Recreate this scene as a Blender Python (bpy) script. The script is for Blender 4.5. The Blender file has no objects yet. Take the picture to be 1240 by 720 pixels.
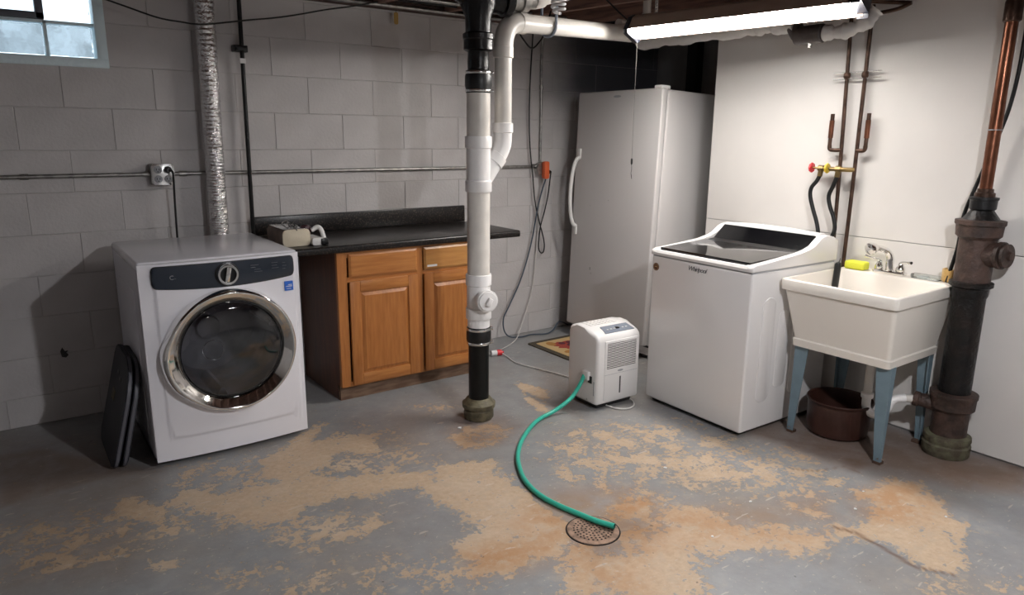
import bpy, bmesh, math, random
import numpy as np
from mathutils import Vector, Matrix
random.seed(7)
S = bpy.context.scene
COL = S.collection
PI = math.pi

# ---------------------------------------------------------------- camera
cam = bpy.data.cameras.new('camera')
cam.sensor_width = 36.0
cam.lens = 36.0 * 859.46 / 1240.0
cam.clip_start = 0.05
camo = bpy.data.objects.new('camera', cam)
COL.objects.link(camo)
_r = Vector((0.8108, -0.5852, 0.0095)); _f = Vector((0.5706, 0.7905, -0.2224))
_f.normalize(); _r = (_r - _f * _r.dot(_f)).normalized(); _u = _r.cross(_f)
camo.matrix_world = Matrix(((_r.x, _u.x, -_f.x, 0), (_r.y, _u.y, -_f.y, 0), (_r.z, _u.z, -_f.z, 1.46), (0, 0, 0, 1)))
S.camera = camo

# ---------------------------------------------------------------- world (daylight outside the window)
w = bpy.data.worlds.new('world'); S.world = w; w.use_nodes = True
bg = w.node_tree.nodes['Background']
bg.inputs['Color'].default_value = (0.78, 0.90, 1.0, 1); bg.inputs['Strength'].default_value = 1.0

# ---------------------------------------------------------------- exposure
S.view_settings.view_transform = 'Standard'; S.view_settings.look = 'None'
S.view_settings.gamma = 1.0; S.view_settings.use_curve_mapping = False
S.view_settings.exposure = 1.32
TUBE_STRENGTH = 36.0
REAR_TUBE_STRENGTH = 7.0
BULB_STRENGTH = 640.0

# ---------------------------------------------------------------- materials
MATS = {}
def mat(name, col, rough=.5, metal=0.0, var=0.0, vscale=8.0, bump=0.0, bscale=60.0, spec=.5, coat=0.0, col2=None, lo=.4, hi=.62, stretch=None, **kw):
    if name in MATS: return MATS[name]
    m = bpy.data.materials.new(name); m.use_nodes = True
    nt = m.node_tree; N = nt.nodes; L = nt.links
    b = N['Principled BSDF']
    b.inputs['Base Color'].default_value = (*col, 1); b.inputs['Roughness'].default_value = rough
    b.inputs['Metallic'].default_value = metal; b.inputs['Specular IOR Level'].default_value = spec
    b.inputs['Coat Weight'].default_value = coat; b.inputs['Coat Roughness'].default_value = .1
    for k, v in kw.items(): b.inputs[k.replace('_', ' ')].default_value = v
    tc = N.new('ShaderNodeTexCoord'); mp = N.new('ShaderNodeMapping'); L.new(tc.outputs['Object'], mp.inputs[0])
    if stretch: mp.inputs['Scale'].default_value = stretch
    if var > 0 or col2:
        n = N.new('ShaderNodeTexNoise'); n.inputs['Scale'].default_value = vscale; n.inputs['Detail'].default_value = 6
        L.new(mp.outputs[0], n.inputs['Vector'])
        r = N.new('ShaderNodeMapRange'); r.inputs[1].default_value = lo; r.inputs[2].default_value = hi
        L.new(n.outputs['Fac'], r.inputs[0])
        mx = N.new('ShaderNodeMix'); mx.data_type = 'RGBA'; L.new(r.outputs[0], mx.inputs[0])
        c2 = col2 or tuple(c * (1 - var) for c in col)
        mx.inputs[6].default_value = (*col, 1); mx.inputs[7].default_value = (*c2, 1)
        L.new(mx.outputs[2], b.inputs['Base Color'])
    if bump > 0:
        n2 = N.new('ShaderNodeTexNoise'); n2.inputs['Scale'].default_value = bscale; n2.inputs['Detail'].default_value = 4
        L.new(mp.outputs[0], n2.inputs['Vector'])
        bp = N.new('ShaderNodeBump'); bp.inputs['Strength'].default_value = bump; bp.inputs['Distance'].default_value = .01
        L.new(n2.outputs['Fac'], bp.inputs['Height']); L.new(bp.outputs[0], b.inputs['Normal'])
    MATS[name] = m; return m

def emat(name, col, s):
    m = bpy.data.materials.new(name); m.use_nodes = True
    b = m.node_tree.nodes['Principled BSDF']; b.inputs['Base Color'].default_value = (*col, 1)
    b.inputs['Emission Color'].default_value = (*col, 1); b.inputs['Emission Strength'].default_value = s
    return m

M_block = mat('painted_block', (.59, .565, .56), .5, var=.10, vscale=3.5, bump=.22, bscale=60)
M_block_shaded = mat('shaded_block', (.15, .15, .165), .75, var=.15, vscale=3.5, bump=.3, bscale=60)  # dark copy of the block paint, corner shade put into its colour
M_block_half_shaded = mat('half_shaded_block', (.36, .35, .345), .6, var=.15, vscale=3.5, bump=.3, bscale=60)  # halfway copy, lighter part of the same painted shade
M_mortar = mat('painted_mortar', (.56, .54, .53), .7, var=.2, vscale=6, bump=.4, bscale=60)
M_white_wall = mat('white_panel_paint', (.74, .71, .68), .27, var=.05, vscale=2.5, bump=.03, bscale=9)
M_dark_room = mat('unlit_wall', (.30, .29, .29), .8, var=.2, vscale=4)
M_wood_dark = mat('joist_wood', (.27, .15, .115), .75, var=.45, vscale=9, stretch=(6, .5, 6), bump=.2)
M_subfloor = mat('subfloor_wood', (.16, .095, .075), .85, var=.4, vscale=7)
M_plate = mat('sill_plate_wood', (.10, .06, .05), .8, var=.3, vscale=8)
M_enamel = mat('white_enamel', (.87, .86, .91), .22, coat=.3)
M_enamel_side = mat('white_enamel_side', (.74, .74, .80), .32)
M_fridge = mat('fridge_enamel', (.63, .605, .595), .38, bump=.06, bscale=260)
M_washer = mat('washer_enamel', (.84, .82, .81), .22, coat=.3)
M_plastic_w = mat('white_plastic', (.80, .79, .77), .38)
M_dehum = mat('dehumidifier_plastic', (.80, .785, .775), .42)
M_chrome = mat('chrome', (.83, .82, .80), .07, 1.0)
M_steel = mat('galvanised_steel', (.45, .44, .42), .42, 1.0, var=.35, vscale=25)
M_band = mat('band_steel', (.75, .75, .74), .22, 1.0)
M_foil = mat('foil', (.86, .85, .85), .22, 1.0, bump=.9, bscale=75)
M_black = mat('black_plastic', (.006, .006, .007), .3)
M_blackmatte = mat('black_rubber', (.006, .006, .007), .4)
M_blackpipe = mat('black_iron_pipe', (.004, .0035, .004), .3, spec=.35, bump=.25, bscale=60)
M_abs = mat('black_abs', (.004, .004, .004), .35, spec=.35, var=.5, vscale=20)
M_pvc = mat('pvc_white', (.90, .885, .875), .33, var=.06, vscale=6)
M_pvcy = mat('pvc_yellowed', (.76, .725, .675), .33, var=.12, vscale=8)
M_hub = mat('corroded_brass_hub', (.16, .14, .085), .6, var=.5, vscale=22, bump=.3, bscale=60)
M_oak = mat('honey_oak', (.47, .185, .05), .34, vscale=10, col2=(.36, .125, .03), lo=.35, hi=.7, stretch=(7, 7, .7), bump=.04, bscale=40)
M_oakh = mat('honey_oak_cross', (.49, .20, .055), .34, vscale=10, col2=(.38, .135, .033), lo=.35, hi=.7, stretch=(.7, 7, 7), bump=.04, bscale=40)
M_oakl = mat('light_oak_drawer', (.52, .255, .075), .34, vscale=10, col2=(.42, .18, .05), lo=.35, hi=.7, stretch=(.7, 7, 7))
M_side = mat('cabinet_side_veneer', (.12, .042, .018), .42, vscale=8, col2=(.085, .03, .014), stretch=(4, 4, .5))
M_kick = mat('kick_board', (.24, .15, .095), .6, vscale=9, col2=(.14, .075, .045), stretch=(1, 6, 6))
M_counter = mat('black_laminate', (.007, .0065, .0065), .30, spec=.4, vscale=95, col2=(.085, .06, .05), lo=.52, hi=.72)
M_glass_dark = mat('smoked_door_glass', (.30, .30, .32), .05, Transmission_Weight=.9, IOR=1.25)
M_drum = mat('drum_grey', (.42, .42, .45), .35, .5, var=.2, vscale=10)
M_panel_blue = mat('control_panel_slate', (.014, .022, .036), .22, coat=.4)
M_panel_rim = mat('control_panel_rim', (.008, .009, .013), .3)
M_blue = mat('sticker_blue', (.02, .14, .62), .4)
M_stw = mat('print_white', (.8, .8, .8), .5)
M_print_grey = mat('print_grey', (.35, .36, .38), .4)
M_slab = mat('slate_plastic', (.014, .016, .024), .5, bump=.1)
M_slab_edge = mat('slate_plastic_edge', (.12, .12, .14), .5)
M_cream = mat('cream_cloth', (.72, .64, .49), .7, bump=.1, bscale=90)
M_brown = mat('brown_cloth', (.22, .16, .13), .75, var=.3, vscale=14)
M_burg = mat('burgundy_plastic', (.045, .012, .018), .3)
M_orange = mat('orange_plastic', (.72, .13, .04), .45)
M_navy = mat('slate_cord', (.05, .07, .10), .45)
M_whitecord = mat('white_cord', (.62, .60, .58), .5)
M_hose = mat('green_hose', (.045, .50, .37), .33)
M_hose_in = mat('hose_bore', (.02, .15, .11), .5)
M_rustplate = mat('drain_iron', (.42, .27, .19), .6, .2, var=.45, vscale=30, bump=.3, bscale=120)
M_hole = mat('drain_hole', (.012, .009, .008), .9)
M_copper = mat('aged_copper', (.12, .07, .05), .38, .7, var=.5, vscale=18)
M_copper_b = mat('bright_copper', (.26, .105, .06), .30, .85, var=.35, vscale=14)
M_brass = mat('valve_brass', (.30, .21, .09), .38, .9, var=.3, vscale=20)
M_red = mat('red_handle', (.70, .03, .04), .4)
M_yellow = mat('yellow_handle', (.80, .58, .05), .4)
M_sponge = mat('yellow_sponge', (.78, .80, .06), .7, bump=.5, bscale=200)
M_scrub = mat('tan_bristle', (.58, .36, .12), .8, bump=.8, bscale=160)
M_tub = mat('tub_plastic', (.83, .78, .71), .38)
M_leg = mat('blue_grey_leg', (.17, .245, .29), .45, var=.12, vscale=12)
M_legrust = mat('leg_rust', (.10, .055, .035), .8, var=.4, vscale=40)
M_pot = mat('brown_enamel_pot', (.045, .017, .012), .38, var=.2, vscale=9)
M_iron = mat('cast_iron', (.006, .0055, .0055), .4, spec=.3, col2=(.02, .013, .010), vscale=9, lo=.5, hi=.72, bump=.5, bscale=55)
M_ironr = mat('cast_iron_rusty', (.075, .042, .032), .6, col2=(.03, .018, .014), vscale=14, bump=.5, bscale=55)
M_mossy = mat('mossy_hub', (.13, .125, .075), .8, col2=(.075, .06, .04), vscale=22, bump=.5, bscale=60)
M_hood = mat('fixture_hood_shaded', (.28, .21, .17), .5, var=.1, vscale=5)  # brown grey puts the unlit side's shade into the white hood
M_cap = mat('fixture_end_cap', (.02, .022, .03), .35)
M_wrap = mat('white_wrap', (.70, .68, .66), .5, bump=.7, bscale=22)
M_can = mat('grey_damper_metal', (.16, .14, .135), .45, .5, var=.3, vscale=12)
M_tan = mat('mat_tan', (.60, .42, .20), .9, bump=.4, bscale=300)
M_matedge = mat('mat_border', (.075, .06, .04), .9, bump=.4, bscale=300)
M_matred = mat('mat_red', (.33, .05, .035), .9)
M_matpurple = mat('mat_dark_plum', (.10, .02, .035), .9)
M_matochre = mat('mat_ochre', (.42, .20, .05), .9)
M_grille = mat('grille_dark', (.045, .04, .04), .6)
M_dispblue = mat('display_slate', (.20, .23, .28), .3)
M_lidglass = mat('washer_lid_glass', (.005, .004, .004), .05, coat=.5)
M_consoleglass = mat('washer_console_glass', (.003, .003, .004), .16, spec=.3)
M_tag = mat('paper_tag', (.50, .32, .10), .8)
M_winframe = mat('painted_surround_bloom', (.80, .95, 1.0), .45, bump=.8, bscale=22)  # light blue paint, brightened to stand for the window's bloom
M_vent = mat('vent_frame', (.10, .11, .13), .45)
M_clear = mat('clear_plastic', (.90, .94, .93), .12, Transmission_Weight=.75, IOR=1.3)
M_post = mat('dark_post', (.03, .03, .034), .8)
M_wood_strip = mat('furring', (.20, .15, .12), .7)
M_cable = mat('black_cable', (.004, .004, .004), .45)

def thin_glass(name, tint, rough=.03, fac=.12):
    m = bpy.data.materials.new(name); m.use_nodes = True
    nt = m.node_tree; N = nt.nodes; L = nt.links; N.remove(N['Principled BSDF'])
    t = N.new('ShaderNodeBsdfTransparent'); t.inputs[0].default_value = (*tint, 1)
    g = N.new('ShaderNodeBsdfGlossy'); g.inputs['Roughness'].default_value = rough
    fr = N.new('ShaderNodeFresnel'); fr.inputs[0].default_value = 1.5
    a = N.new('ShaderNodeMath'); a.operation = 'ADD'; a.use_clamp = True; a.inputs[1].default_value = fac - .04
    L.new(fr.outputs[0], a.inputs[0]); mx = N.new('ShaderNodeMixShader')
    L.new(a.outputs[0], mx.inputs[0]); L.new(t.outputs[0], mx.inputs[1]); L.new(g.outputs[0], mx.inputs[2])
    L.new(mx.outputs[0], N['Material Output'].inputs[0]); return m
M_glass_dark = thin_glass('smoked_glass', (.50, .50, .53), .03, .10)
M_clear = thin_glass('clear_film', (.90, .94, .93), .15, .16)
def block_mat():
    """grey wall paint with the shade in the corner above the freezer painted into its colour"""
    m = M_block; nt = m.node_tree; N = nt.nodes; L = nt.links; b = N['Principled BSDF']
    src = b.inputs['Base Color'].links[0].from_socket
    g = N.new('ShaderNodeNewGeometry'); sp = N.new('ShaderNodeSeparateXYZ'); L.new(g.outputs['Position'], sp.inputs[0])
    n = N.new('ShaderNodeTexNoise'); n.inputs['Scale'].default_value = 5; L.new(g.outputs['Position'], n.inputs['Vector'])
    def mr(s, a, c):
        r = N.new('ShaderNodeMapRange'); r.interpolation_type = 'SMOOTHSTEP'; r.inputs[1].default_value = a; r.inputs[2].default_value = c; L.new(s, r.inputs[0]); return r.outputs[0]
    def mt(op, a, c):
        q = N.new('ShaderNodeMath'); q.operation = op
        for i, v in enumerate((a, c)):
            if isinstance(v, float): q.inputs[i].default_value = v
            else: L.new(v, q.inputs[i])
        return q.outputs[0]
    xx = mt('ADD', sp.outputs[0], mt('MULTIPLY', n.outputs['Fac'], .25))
    f = mt('MULTIPLY', mr(xx, 3.20, 3.80), mr(sp.outputs[2], 1.60, 1.82))  # position mask of the painted shade in the upper right corner
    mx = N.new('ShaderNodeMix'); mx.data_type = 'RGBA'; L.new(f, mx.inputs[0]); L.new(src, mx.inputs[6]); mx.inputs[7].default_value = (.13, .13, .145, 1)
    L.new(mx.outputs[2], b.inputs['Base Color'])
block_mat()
def glass_mat():
    m = bpy.data.materials.new('glass_block_glass'); m.use_nodes = True
    nt = m.node_tree; N = nt.nodes; L = nt.links; b = N['Principled BSDF']
    b.inputs['Base Color'].default_value = (.88, .96, 1, 1); b.inputs['Roughness'].default_value = .12
    b.inputs['Transmission Weight'].default_value = 1; b.inputs['IOR'].default_value = 1.12
    t = N.new('ShaderNodeTexCoord'); n = N.new('ShaderNodeTexNoise'); n.inputs['Scale'].default_value = 14
    L.new(t.outputs['Object'], n.inputs['Vector'])
    p = N.new('ShaderNodeBump'); p.inputs['Strength'].default_value = .7; p.inputs['Distance'].default_value = .02
    L.new(n.outputs['Fac'], p.inputs['Height']); L.new(p.outputs[0], b.inputs['Normal'])
    return m
M_gblock = glass_mat()

# ---------------------------------------------------------------- helpers
def link(o, parent=None):
    COL.objects.link(o)
    if parent: o.parent = parent
    return o
def thing(name, label, cat, loc=(0, 0, 0), rot=(0, 0, 0), group=None):
    o = bpy.data.objects.new(name, None); o.empty_display_size = .05
    o.location = loc; o.rotation_euler = rot
    o['label'] = label; o['category'] = cat
    if group: o['group'] = group
    return link(o)
def tag(o, label, cat, group=None):
    o['label'] = label; o['category'] = cat
    if group: o['group'] = group
    return o
def obj(name, bm, m, parent=None, smooth=40, label=None):
    me = bpy.data.meshes.new(name)
    bmesh.ops.recalc_face_normals(bm, faces=bm.faces[:])
    bm.to_mesh(me); bm.free()
    for x in (m if isinstance(m, (list, tuple)) else [m]): me.materials.append(x)
    if smooth:
        me.polygons.foreach_set('use_smooth', [True] * len(me.polygons))
        me.set_sharp_from_angle(angle=math.radians(smooth))
    o = bpy.data.objects.new(name, me)
    if label: o['label'] = label
    return link(o, parent)
def struct(o):
    o['kind'] = 'structure'; return o
def BM(): return bmesh.new()
def box(bm, x0, x1, y0, y1, z0, z1, bev=0, seg=2, mi=0):
    vs = [bm.verts.new(p) for p in ((x0,y0,z0),(x1,y0,z0),(x1,y1,z0),(x0,y1,z0),(x0,y0,z1),(x1,y0,z1),(x1,y1,z1),(x0,y1,z1))]
    fs = [bm.faces.new([vs[i] for i in q]) for q in ((0,3,2,1),(4,5,6,7),(0,1,5,4),(1,2,6,5),(2,3,7,6),(3,0,4,7))]
    for f in fs: f.material_index = mi
    if bev > 0:
        es = list({e for f in fs for e in f.edges})
        bmesh.ops.bevel(bm, geom=es, offset=bev, segments=seg, affect='EDGES', profile=.5)
    return bm
def frame_of(d):
    d = Vector(d).normalized()
    a = Vector((0, 0, 1)) if abs(d.z) < .9 else Vector((1, 0, 0))
    u = d.cross(a).normalized(); v = d.cross(u).normalized()
    return u, v
def ring(bm, c, u, v, r, n, ru=None):
    c = Vector(c); r2 = r if ru is None else ru
    return [bm.verts.new(c + u * (math.cos(2*PI*i/n) * r) + v * (math.sin(2*PI*i/n) * r2)) for i in range(n)]
def bridge(bm, a, b, mi=0):
    n = len(a)
    for i in range(n):
        f = bm.faces.new((a[i], a[(i+1) % n], b[(i+1) % n], b[i])); f.material_index = mi
def lathe(bm, base, axis, prof, n=28, cap=(True, True), mi=0):
    """prof: list of (r, h) along axis from base"""
    base = Vector(base); ax = Vector(axis).normalized(); u, v = frame_of(ax)
    rs = [ring(bm, base + ax * h, u, v, max(r, 1e-4), n) for r, h in prof]
    for a, b in zip(rs, rs[1:]): bridge(bm, a, b, mi)
    if cap[0]: bm.faces.new(rs[0]).material_index = mi
    if cap[1]: bm.faces.new(rs[-1]).material_index = mi
    return bm
def cyl(bm, p0, p1, r, n=20, r1=None, mi=0):
    p0 = Vector(p0); p1 = Vector(p1); h = (p1 - p0).length
    return lathe(bm, p0, p1 - p0, [(r, 0), (r if r1 is None else r1, h)], n, mi=mi)
def smooth_pts(pts, k=6):
    P = [Vector(p) for p in pts]
    if len(P) < 3 or k < 2: return P
    Q = [2 * P[0] - P[1]] + P + [2 * P[-1] - P[-2]]
    out = []
    for i in range(1, len(Q) - 2):
        a, b, c, d = Q[i-1], Q[i], Q[i+1], Q[i+2]
        for j in range(k):
            t = j / k
            out.append(.5 * ((2*b) + (c - a) * t + (2*a - 5*b + 4*c - d) * t*t + (3*b - a - 3*c + d) * t**3))
    out.append(P[-1]); return out
def tube(bm, pts, r, n=10, k=6, cap=True, rad=None, mi=0):
    P = smooth_pts(pts, k); u = None; prev = None; first = None
    for i, p in enumerate(P):
        d = (P[min(i+1, len(P)-1)] - P[max(i-1, 0)]).normalized()
        if u is None: u, v = frame_of(d)
        else:
            u = (u - d * u.dot(d)).normalized(); v = d.cross(u)
        rr = rad(i / (len(P) - 1)) if rad else r
        c = ring(bm, p, u, v, rr, n)
        if prev: bridge(bm, prev, c, mi)
        else: first = c
        prev = c
    if cap: bm.faces.new(first); bm.faces.new(prev)
    return bm
def prism(bm, poly, axis, a0, a1, mi=0, bev=0):
    """poly: 2D outline; axis 'x': poly=(y,z), 'y': poly=(x,z), 'z': poly=(x,y)"""
    def mk(p, a):
        return (a, p[0], p[1]) if axis == 'x' else ((p[0], a, p[1]) if axis == 'y' else (p[0], p[1], a))
    A = [bm.verts.new(mk(p, a0)) for p in poly]; B = [bm.verts.new(mk(p, a1)) for p in poly]
    fs = [bm.faces.new(A), bm.faces.new(B)]
    n = len(poly)
    for i in range(n): fs.append(bm.faces.new((A[i], A[(i+1) % n], B[(i+1) % n], B[i])))
    for f in fs: f.material_index = mi
    if bev:
        es = list({e for f in fs[:2] for e in f.edges})
        bmesh.ops.bevel(bm, geom=es, offset=bev, segments=2, affect='EDGES', profile=.5)
    return bm
def rrect(x0, x1, y0, y1, r, n=5):
    out = []
    for cx, cy, a in ((x1-r, y1-r, 0), (x0+r, y1-r, 90), (x0+r, y0+r, 180), (x1-r, y0+r, 270)):
        for i in range(n + 1):
            t = math.radians(a + 90 * i / n); out.append((cx + r*math.cos(t), cy + r*math.sin(t)))
    return out
def text_mesh(name, body, size, m, parent, loc, rot, extrude=.0006, shear=0, spacing=1.0):
    c = bpy.data.curves.new(name, 'FONT'); c.body = body; c.size = size; c.extrude = extrude
    c.align_x = 'CENTER'; c.align_y = 'CENTER'; c.shear = shear; c.space_character = spacing
    t = bpy.data.objects.new(name, c); COL.objects.link(t)
    dg = bpy.context.evaluated_depsgraph_get()
    me = bpy.data.meshes.new_from_object(t.evaluated_get(dg))
    bpy.data.objects.remove(t); me.materials.clear(); me.materials.append(m)
    o = bpy.data.objects.new(name, me); o.location = loc; o.rotation_euler = rot
    return link(o, parent)

# ================================================================ SETTING
YB = 4.161; XR = 3.636; ZT = 2.181; CH = 2.42
Z0 = .1495; BH = .2032; BX0 = .719
WEAR=[
('p',1,0.03,[(0.40,2.94),(0.52,3.00),(0.65,2.87),(0.79,2.88),(0.82,3.13),(1.00,3.22),(1.22,3.35),(1.28,3.34),(1.13,3.20),(1.41,3.06),(1.29,2.86),(1.15,2.93),(0.98,2.82),(1.29,2.65),(1.50,2.58),(1.38,2.45),(1.19,2.49),(1.14,2.43),(1.05,2.55),(0.88,2.57),(0.76,2.50),(0.60,2.57),(0.51,2.73),(0.43,2.80)]),
('p',1,0.02,[(0.24,3.11),(0.31,3.04),(0.40,2.86),(0.34,2.79),(0.24,2.86),(0.23,2.99)]),
('p',1,0.03,[(1.30,2.55),(1.39,2.47),(1.53,2.44),(1.69,2.33),(1.25,1.72),(1.21,1.81),(1.18,1.98),(1.32,2.05),(1.33,2.23),(1.28,2.33)]),
('p',0.9,0.02,[(0.72,2.37),(0.80,2.31),(0.79,2.24),(0.71,2.31)]),
('p',0.9,0.02,[(0.86,2.34),(0.96,2.35),(1.04,2.29),(0.92,2.26),(0.84,2.29)]),
('p',0.7,0.02,[(0.43,2.35),(0.50,2.33),(0.49,2.25),(0.42,2.30)]),
('p',0.85,0.02,[(-0.08,2.68),(0.06,2.70),(0.24,2.60),(0.08,2.64),(-0.04,2.62)]),
('p',0.52,0.05,[(-0.15,3.11),(0.12,3.07),(0.38,2.85),(0.58,2.64),(0.48,2.60),(0.20,2.60),(-0.15,2.70)]),
('p',0.5,0.04,[(0.58,2.64),(0.93,2.51),(1.14,2.36),(0.97,2.22),(0.70,2.32),(0.53,2.57)]),
('p',0.45,0.05,[(0.46,3.28),(1.00,3.22),(1.44,3.23),(1.52,2.93),(1.49,2.56),(0.83,2.70),(0.41,2.99)]),
('p',0.45,0.05,[(0.43,2.38),(0.93,2.13),(1.18,1.98),(1.21,1.75),(1.16,1.68),(0.39,2.22)]),
('p',0.9,0.02,[(0.27,2.53),(0.36,2.48),(0.35,2.42),(0.27,2.47)]),
('p',1,0.03,[(1.46,2.65),(1.71,2.47),(1.65,2.29),(1.64,2.13),(1.63,2.04),(1.65,1.91),(1.60,1.81),(1.49,1.73),(1.36,1.74),(1.18,1.78),(1.14,1.83),(1.20,1.87),(1.18,1.98),(1.21,2.02),(1.31,2.05),(1.33,2.18),(1.41,2.27),(1.30,2.24),(1.25,2.28)]),
('p',0.75,0.03,[(2.27,2.52),(2.38,2.50),(2.41,2.34),(2.39,2.18),(2.29,2.25),(2.21,2.34)]),
('p',0.8,0.03,[(1.90,2.32),(1.99,2.27),(1.93,2.15),(1.84,2.10),(1.85,2.23)]),
('p',0.6,0.03,[(2.07,2.26),(2.06,2.15),(1.95,1.95),(1.91,1.95),(1.97,2.15)]),
('p',0.85,0.03,[(1.84,1.87),(1.96,1.91),(2.08,1.88),(2.03,1.79),(1.91,1.73),(1.82,1.77)]),
('p',0.9,0.04,[(1.49,1.73),(1.65,1.78),(1.61,1.68),(1.68,1.63),(1.78,1.71),(1.93,1.67),(2.06,1.58),(1.69,1.28),(1.31,1.54)]),
('p',0.5,0.05,[(2.19,2.61),(2.29,2.62),(2.90,2.28),(2.38,1.84),(2.09,1.90),(2.08,2.20),(2.02,2.50)]),
('p',0.9,0.04,[(2.08,1.82),(2.18,1.67),(2.17,1.52),(2.31,1.37),(2.40,1.29),(2.48,1.28),(2.57,1.24),(2.71,1.25),(2.79,1.39),(3.03,1.35),(3.10,1.26),(3.04,1.13),(2.92,1.05),(2.93,0.94),(2.79,0.97),(2.57,0.83),(2.47,0.93),(2.49,1.09),(2.46,1.17),(2.36,1.22),(2.16,1.23),(2.11,1.35),(1.80,1.48),(1.75,1.51)]),
('p',0.7,0.03,[(2.79,1.54),(2.89,1.47),(2.75,1.42),(2.74,1.49)]),
('p',0.7,0.03,[(2.48,1.52),(2.53,1.43),(2.55,1.34),(2.46,1.34),(2.43,1.45)]),
('p',0.8,0.04,[(1.75,1.43),(1.79,1.35),(1.75,1.25),(1.63,1.33)]),
('p',0.5,0.05,[(2.43,0.96),(2.67,0.71),(2.57,0.68),(2.27,0.88)]),
('p',0.5,0.06,[(2.68,2.25),(2.87,1.99),(3.00,1.67),(2.74,1.36),(2.39,1.55),(2.24,1.86)]),
('p',0.95,0.015,[(2.43,3.30),(2.49,3.15),(2.43,2.96),(2.35,2.93),(2.36,3.10),(2.37,3.20)]),
('p',0.95,0.015,[(2.35,3.15),(2.33,2.94),(2.29,2.79),(2.25,2.87),(2.30,3.05)]),
('p',0.45,0.03,[(1.63,3.33),(1.84,3.33),(1.95,3.16),(1.73,3.14)]),
('p',0.6,0.03,[(1.65,2.83),(1.80,2.92),(1.97,2.87),(2.00,2.72),(1.80,2.62),(1.64,2.67)]),
('r',1,0.1,[(1.78,1.87),(1.96,1.91),(2.08,1.86),(2.01,1.75),(1.85,1.72),(1.77,1.72),(1.71,1.85)]),
('r',0.9,0.1,[(1.19,1.94),(1.33,1.92),(1.50,1.84),(1.58,1.79),(1.43,1.73),(1.31,1.74),(1.16,1.80)]),
('r',0.8,0.1,[(2.76,1.38),(3.03,1.35),(3.10,1.26),(3.02,1.14),(2.83,1.09),(2.60,1.20),(2.63,1.28)]),
('r',0.6,0.12,[(2.03,1.77),(2.20,1.65),(2.30,1.36),(2.47,1.24),(2.21,1.30),(1.87,1.54)]),
('r',0.6,0.1,[(1.50,1.72),(1.64,1.66),(1.64,1.51),(1.58,1.39),(1.40,1.51)]),
('r',0.45,0.05,[(1.66,2.81),(1.79,2.90),(1.96,2.85),(1.97,2.72),(1.80,2.62),(1.64,2.67)]),
('r',0.5,0.08,[(3.27,1.34),(3.61,1.04),(3.37,0.96),(3.19,1.14)]),
('d',0.9,0.05,[(2.96,2.06),(3.06,1.86),(3.14,1.76),(3.21,1.60),(3.28,1.48),(3.10,1.46),(2.99,1.50),(3.06,1.63),(3.02,1.81),(2.98,1.92)]),
('d',0.8,0.08,[(3.42,1.74),(3.44,1.37),(3.68,1.06),(3.49,1.00),(3.23,1.27),(3.22,1.52)]),
('d',0.7,0.06,[(0.02,3.84),(0.42,3.25),(0.22,3.30),(-0.14,3.26),(-0.20,3.83)]),
('d',0.4,0.1,[(-0.14,4.06),(0.19,3.84),(0.39,3.27),(0.19,2.47),(-0.15,2.60)]),
('d',0.5,0.06,[(1.69,2.90),(1.86,3.01),(2.04,2.96),(2.05,2.75),(1.86,2.63),(1.68,2.70)]),
('d',0.35,0.06,[(2.70,3.34),(2.66,3.00),(2.40,2.71),(2.26,2.96)]),
('d',0.4,0.08,[(1.65,1.78),(1.88,1.75),(1.85,1.66),(1.72,1.65),(1.59,1.66)]),
('c',1,0.006,[(2.463,1.287),(2.499,1.206),(2.483,1.091),(2.458,0.970),(2.519,0.859),(2.512,0.856),(2.442,0.967),(2.466,1.088),(2.482,1.201),(2.451,1.280)]),
('c',0.6,0.004,[(2.767,1.670),(2.850,1.583),(3.000,1.537),(2.991,1.453),(2.983,1.448),(2.989,1.531),(2.837,1.575),(2.757,1.664)]),
('d',.75,.10,[(2.95,2.10),(3.15,2.05),(3.60,1.95),(3.62,1.05),(3.30,1.12),(3.10,1.40),(2.98,1.62)]),
('r',.85,.14,[(1.45,2.0),(1.75,2.12),(2.05,1.95),(1.98,1.62),(1.70,1.55),(1.45,1.68)]),
('r',.7,.12,[(2.0,1.75),(2.35,1.55),(2.65,1.45),(2.55,1.30),(2.2,1.45),(1.9,1.6)]),
('p',.62,.08,[(2.0,2.5),(2.6,2.1),(2.9,1.7),(2.6,1.5),(2.2,1.8),(1.9,2.2)])]
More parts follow.
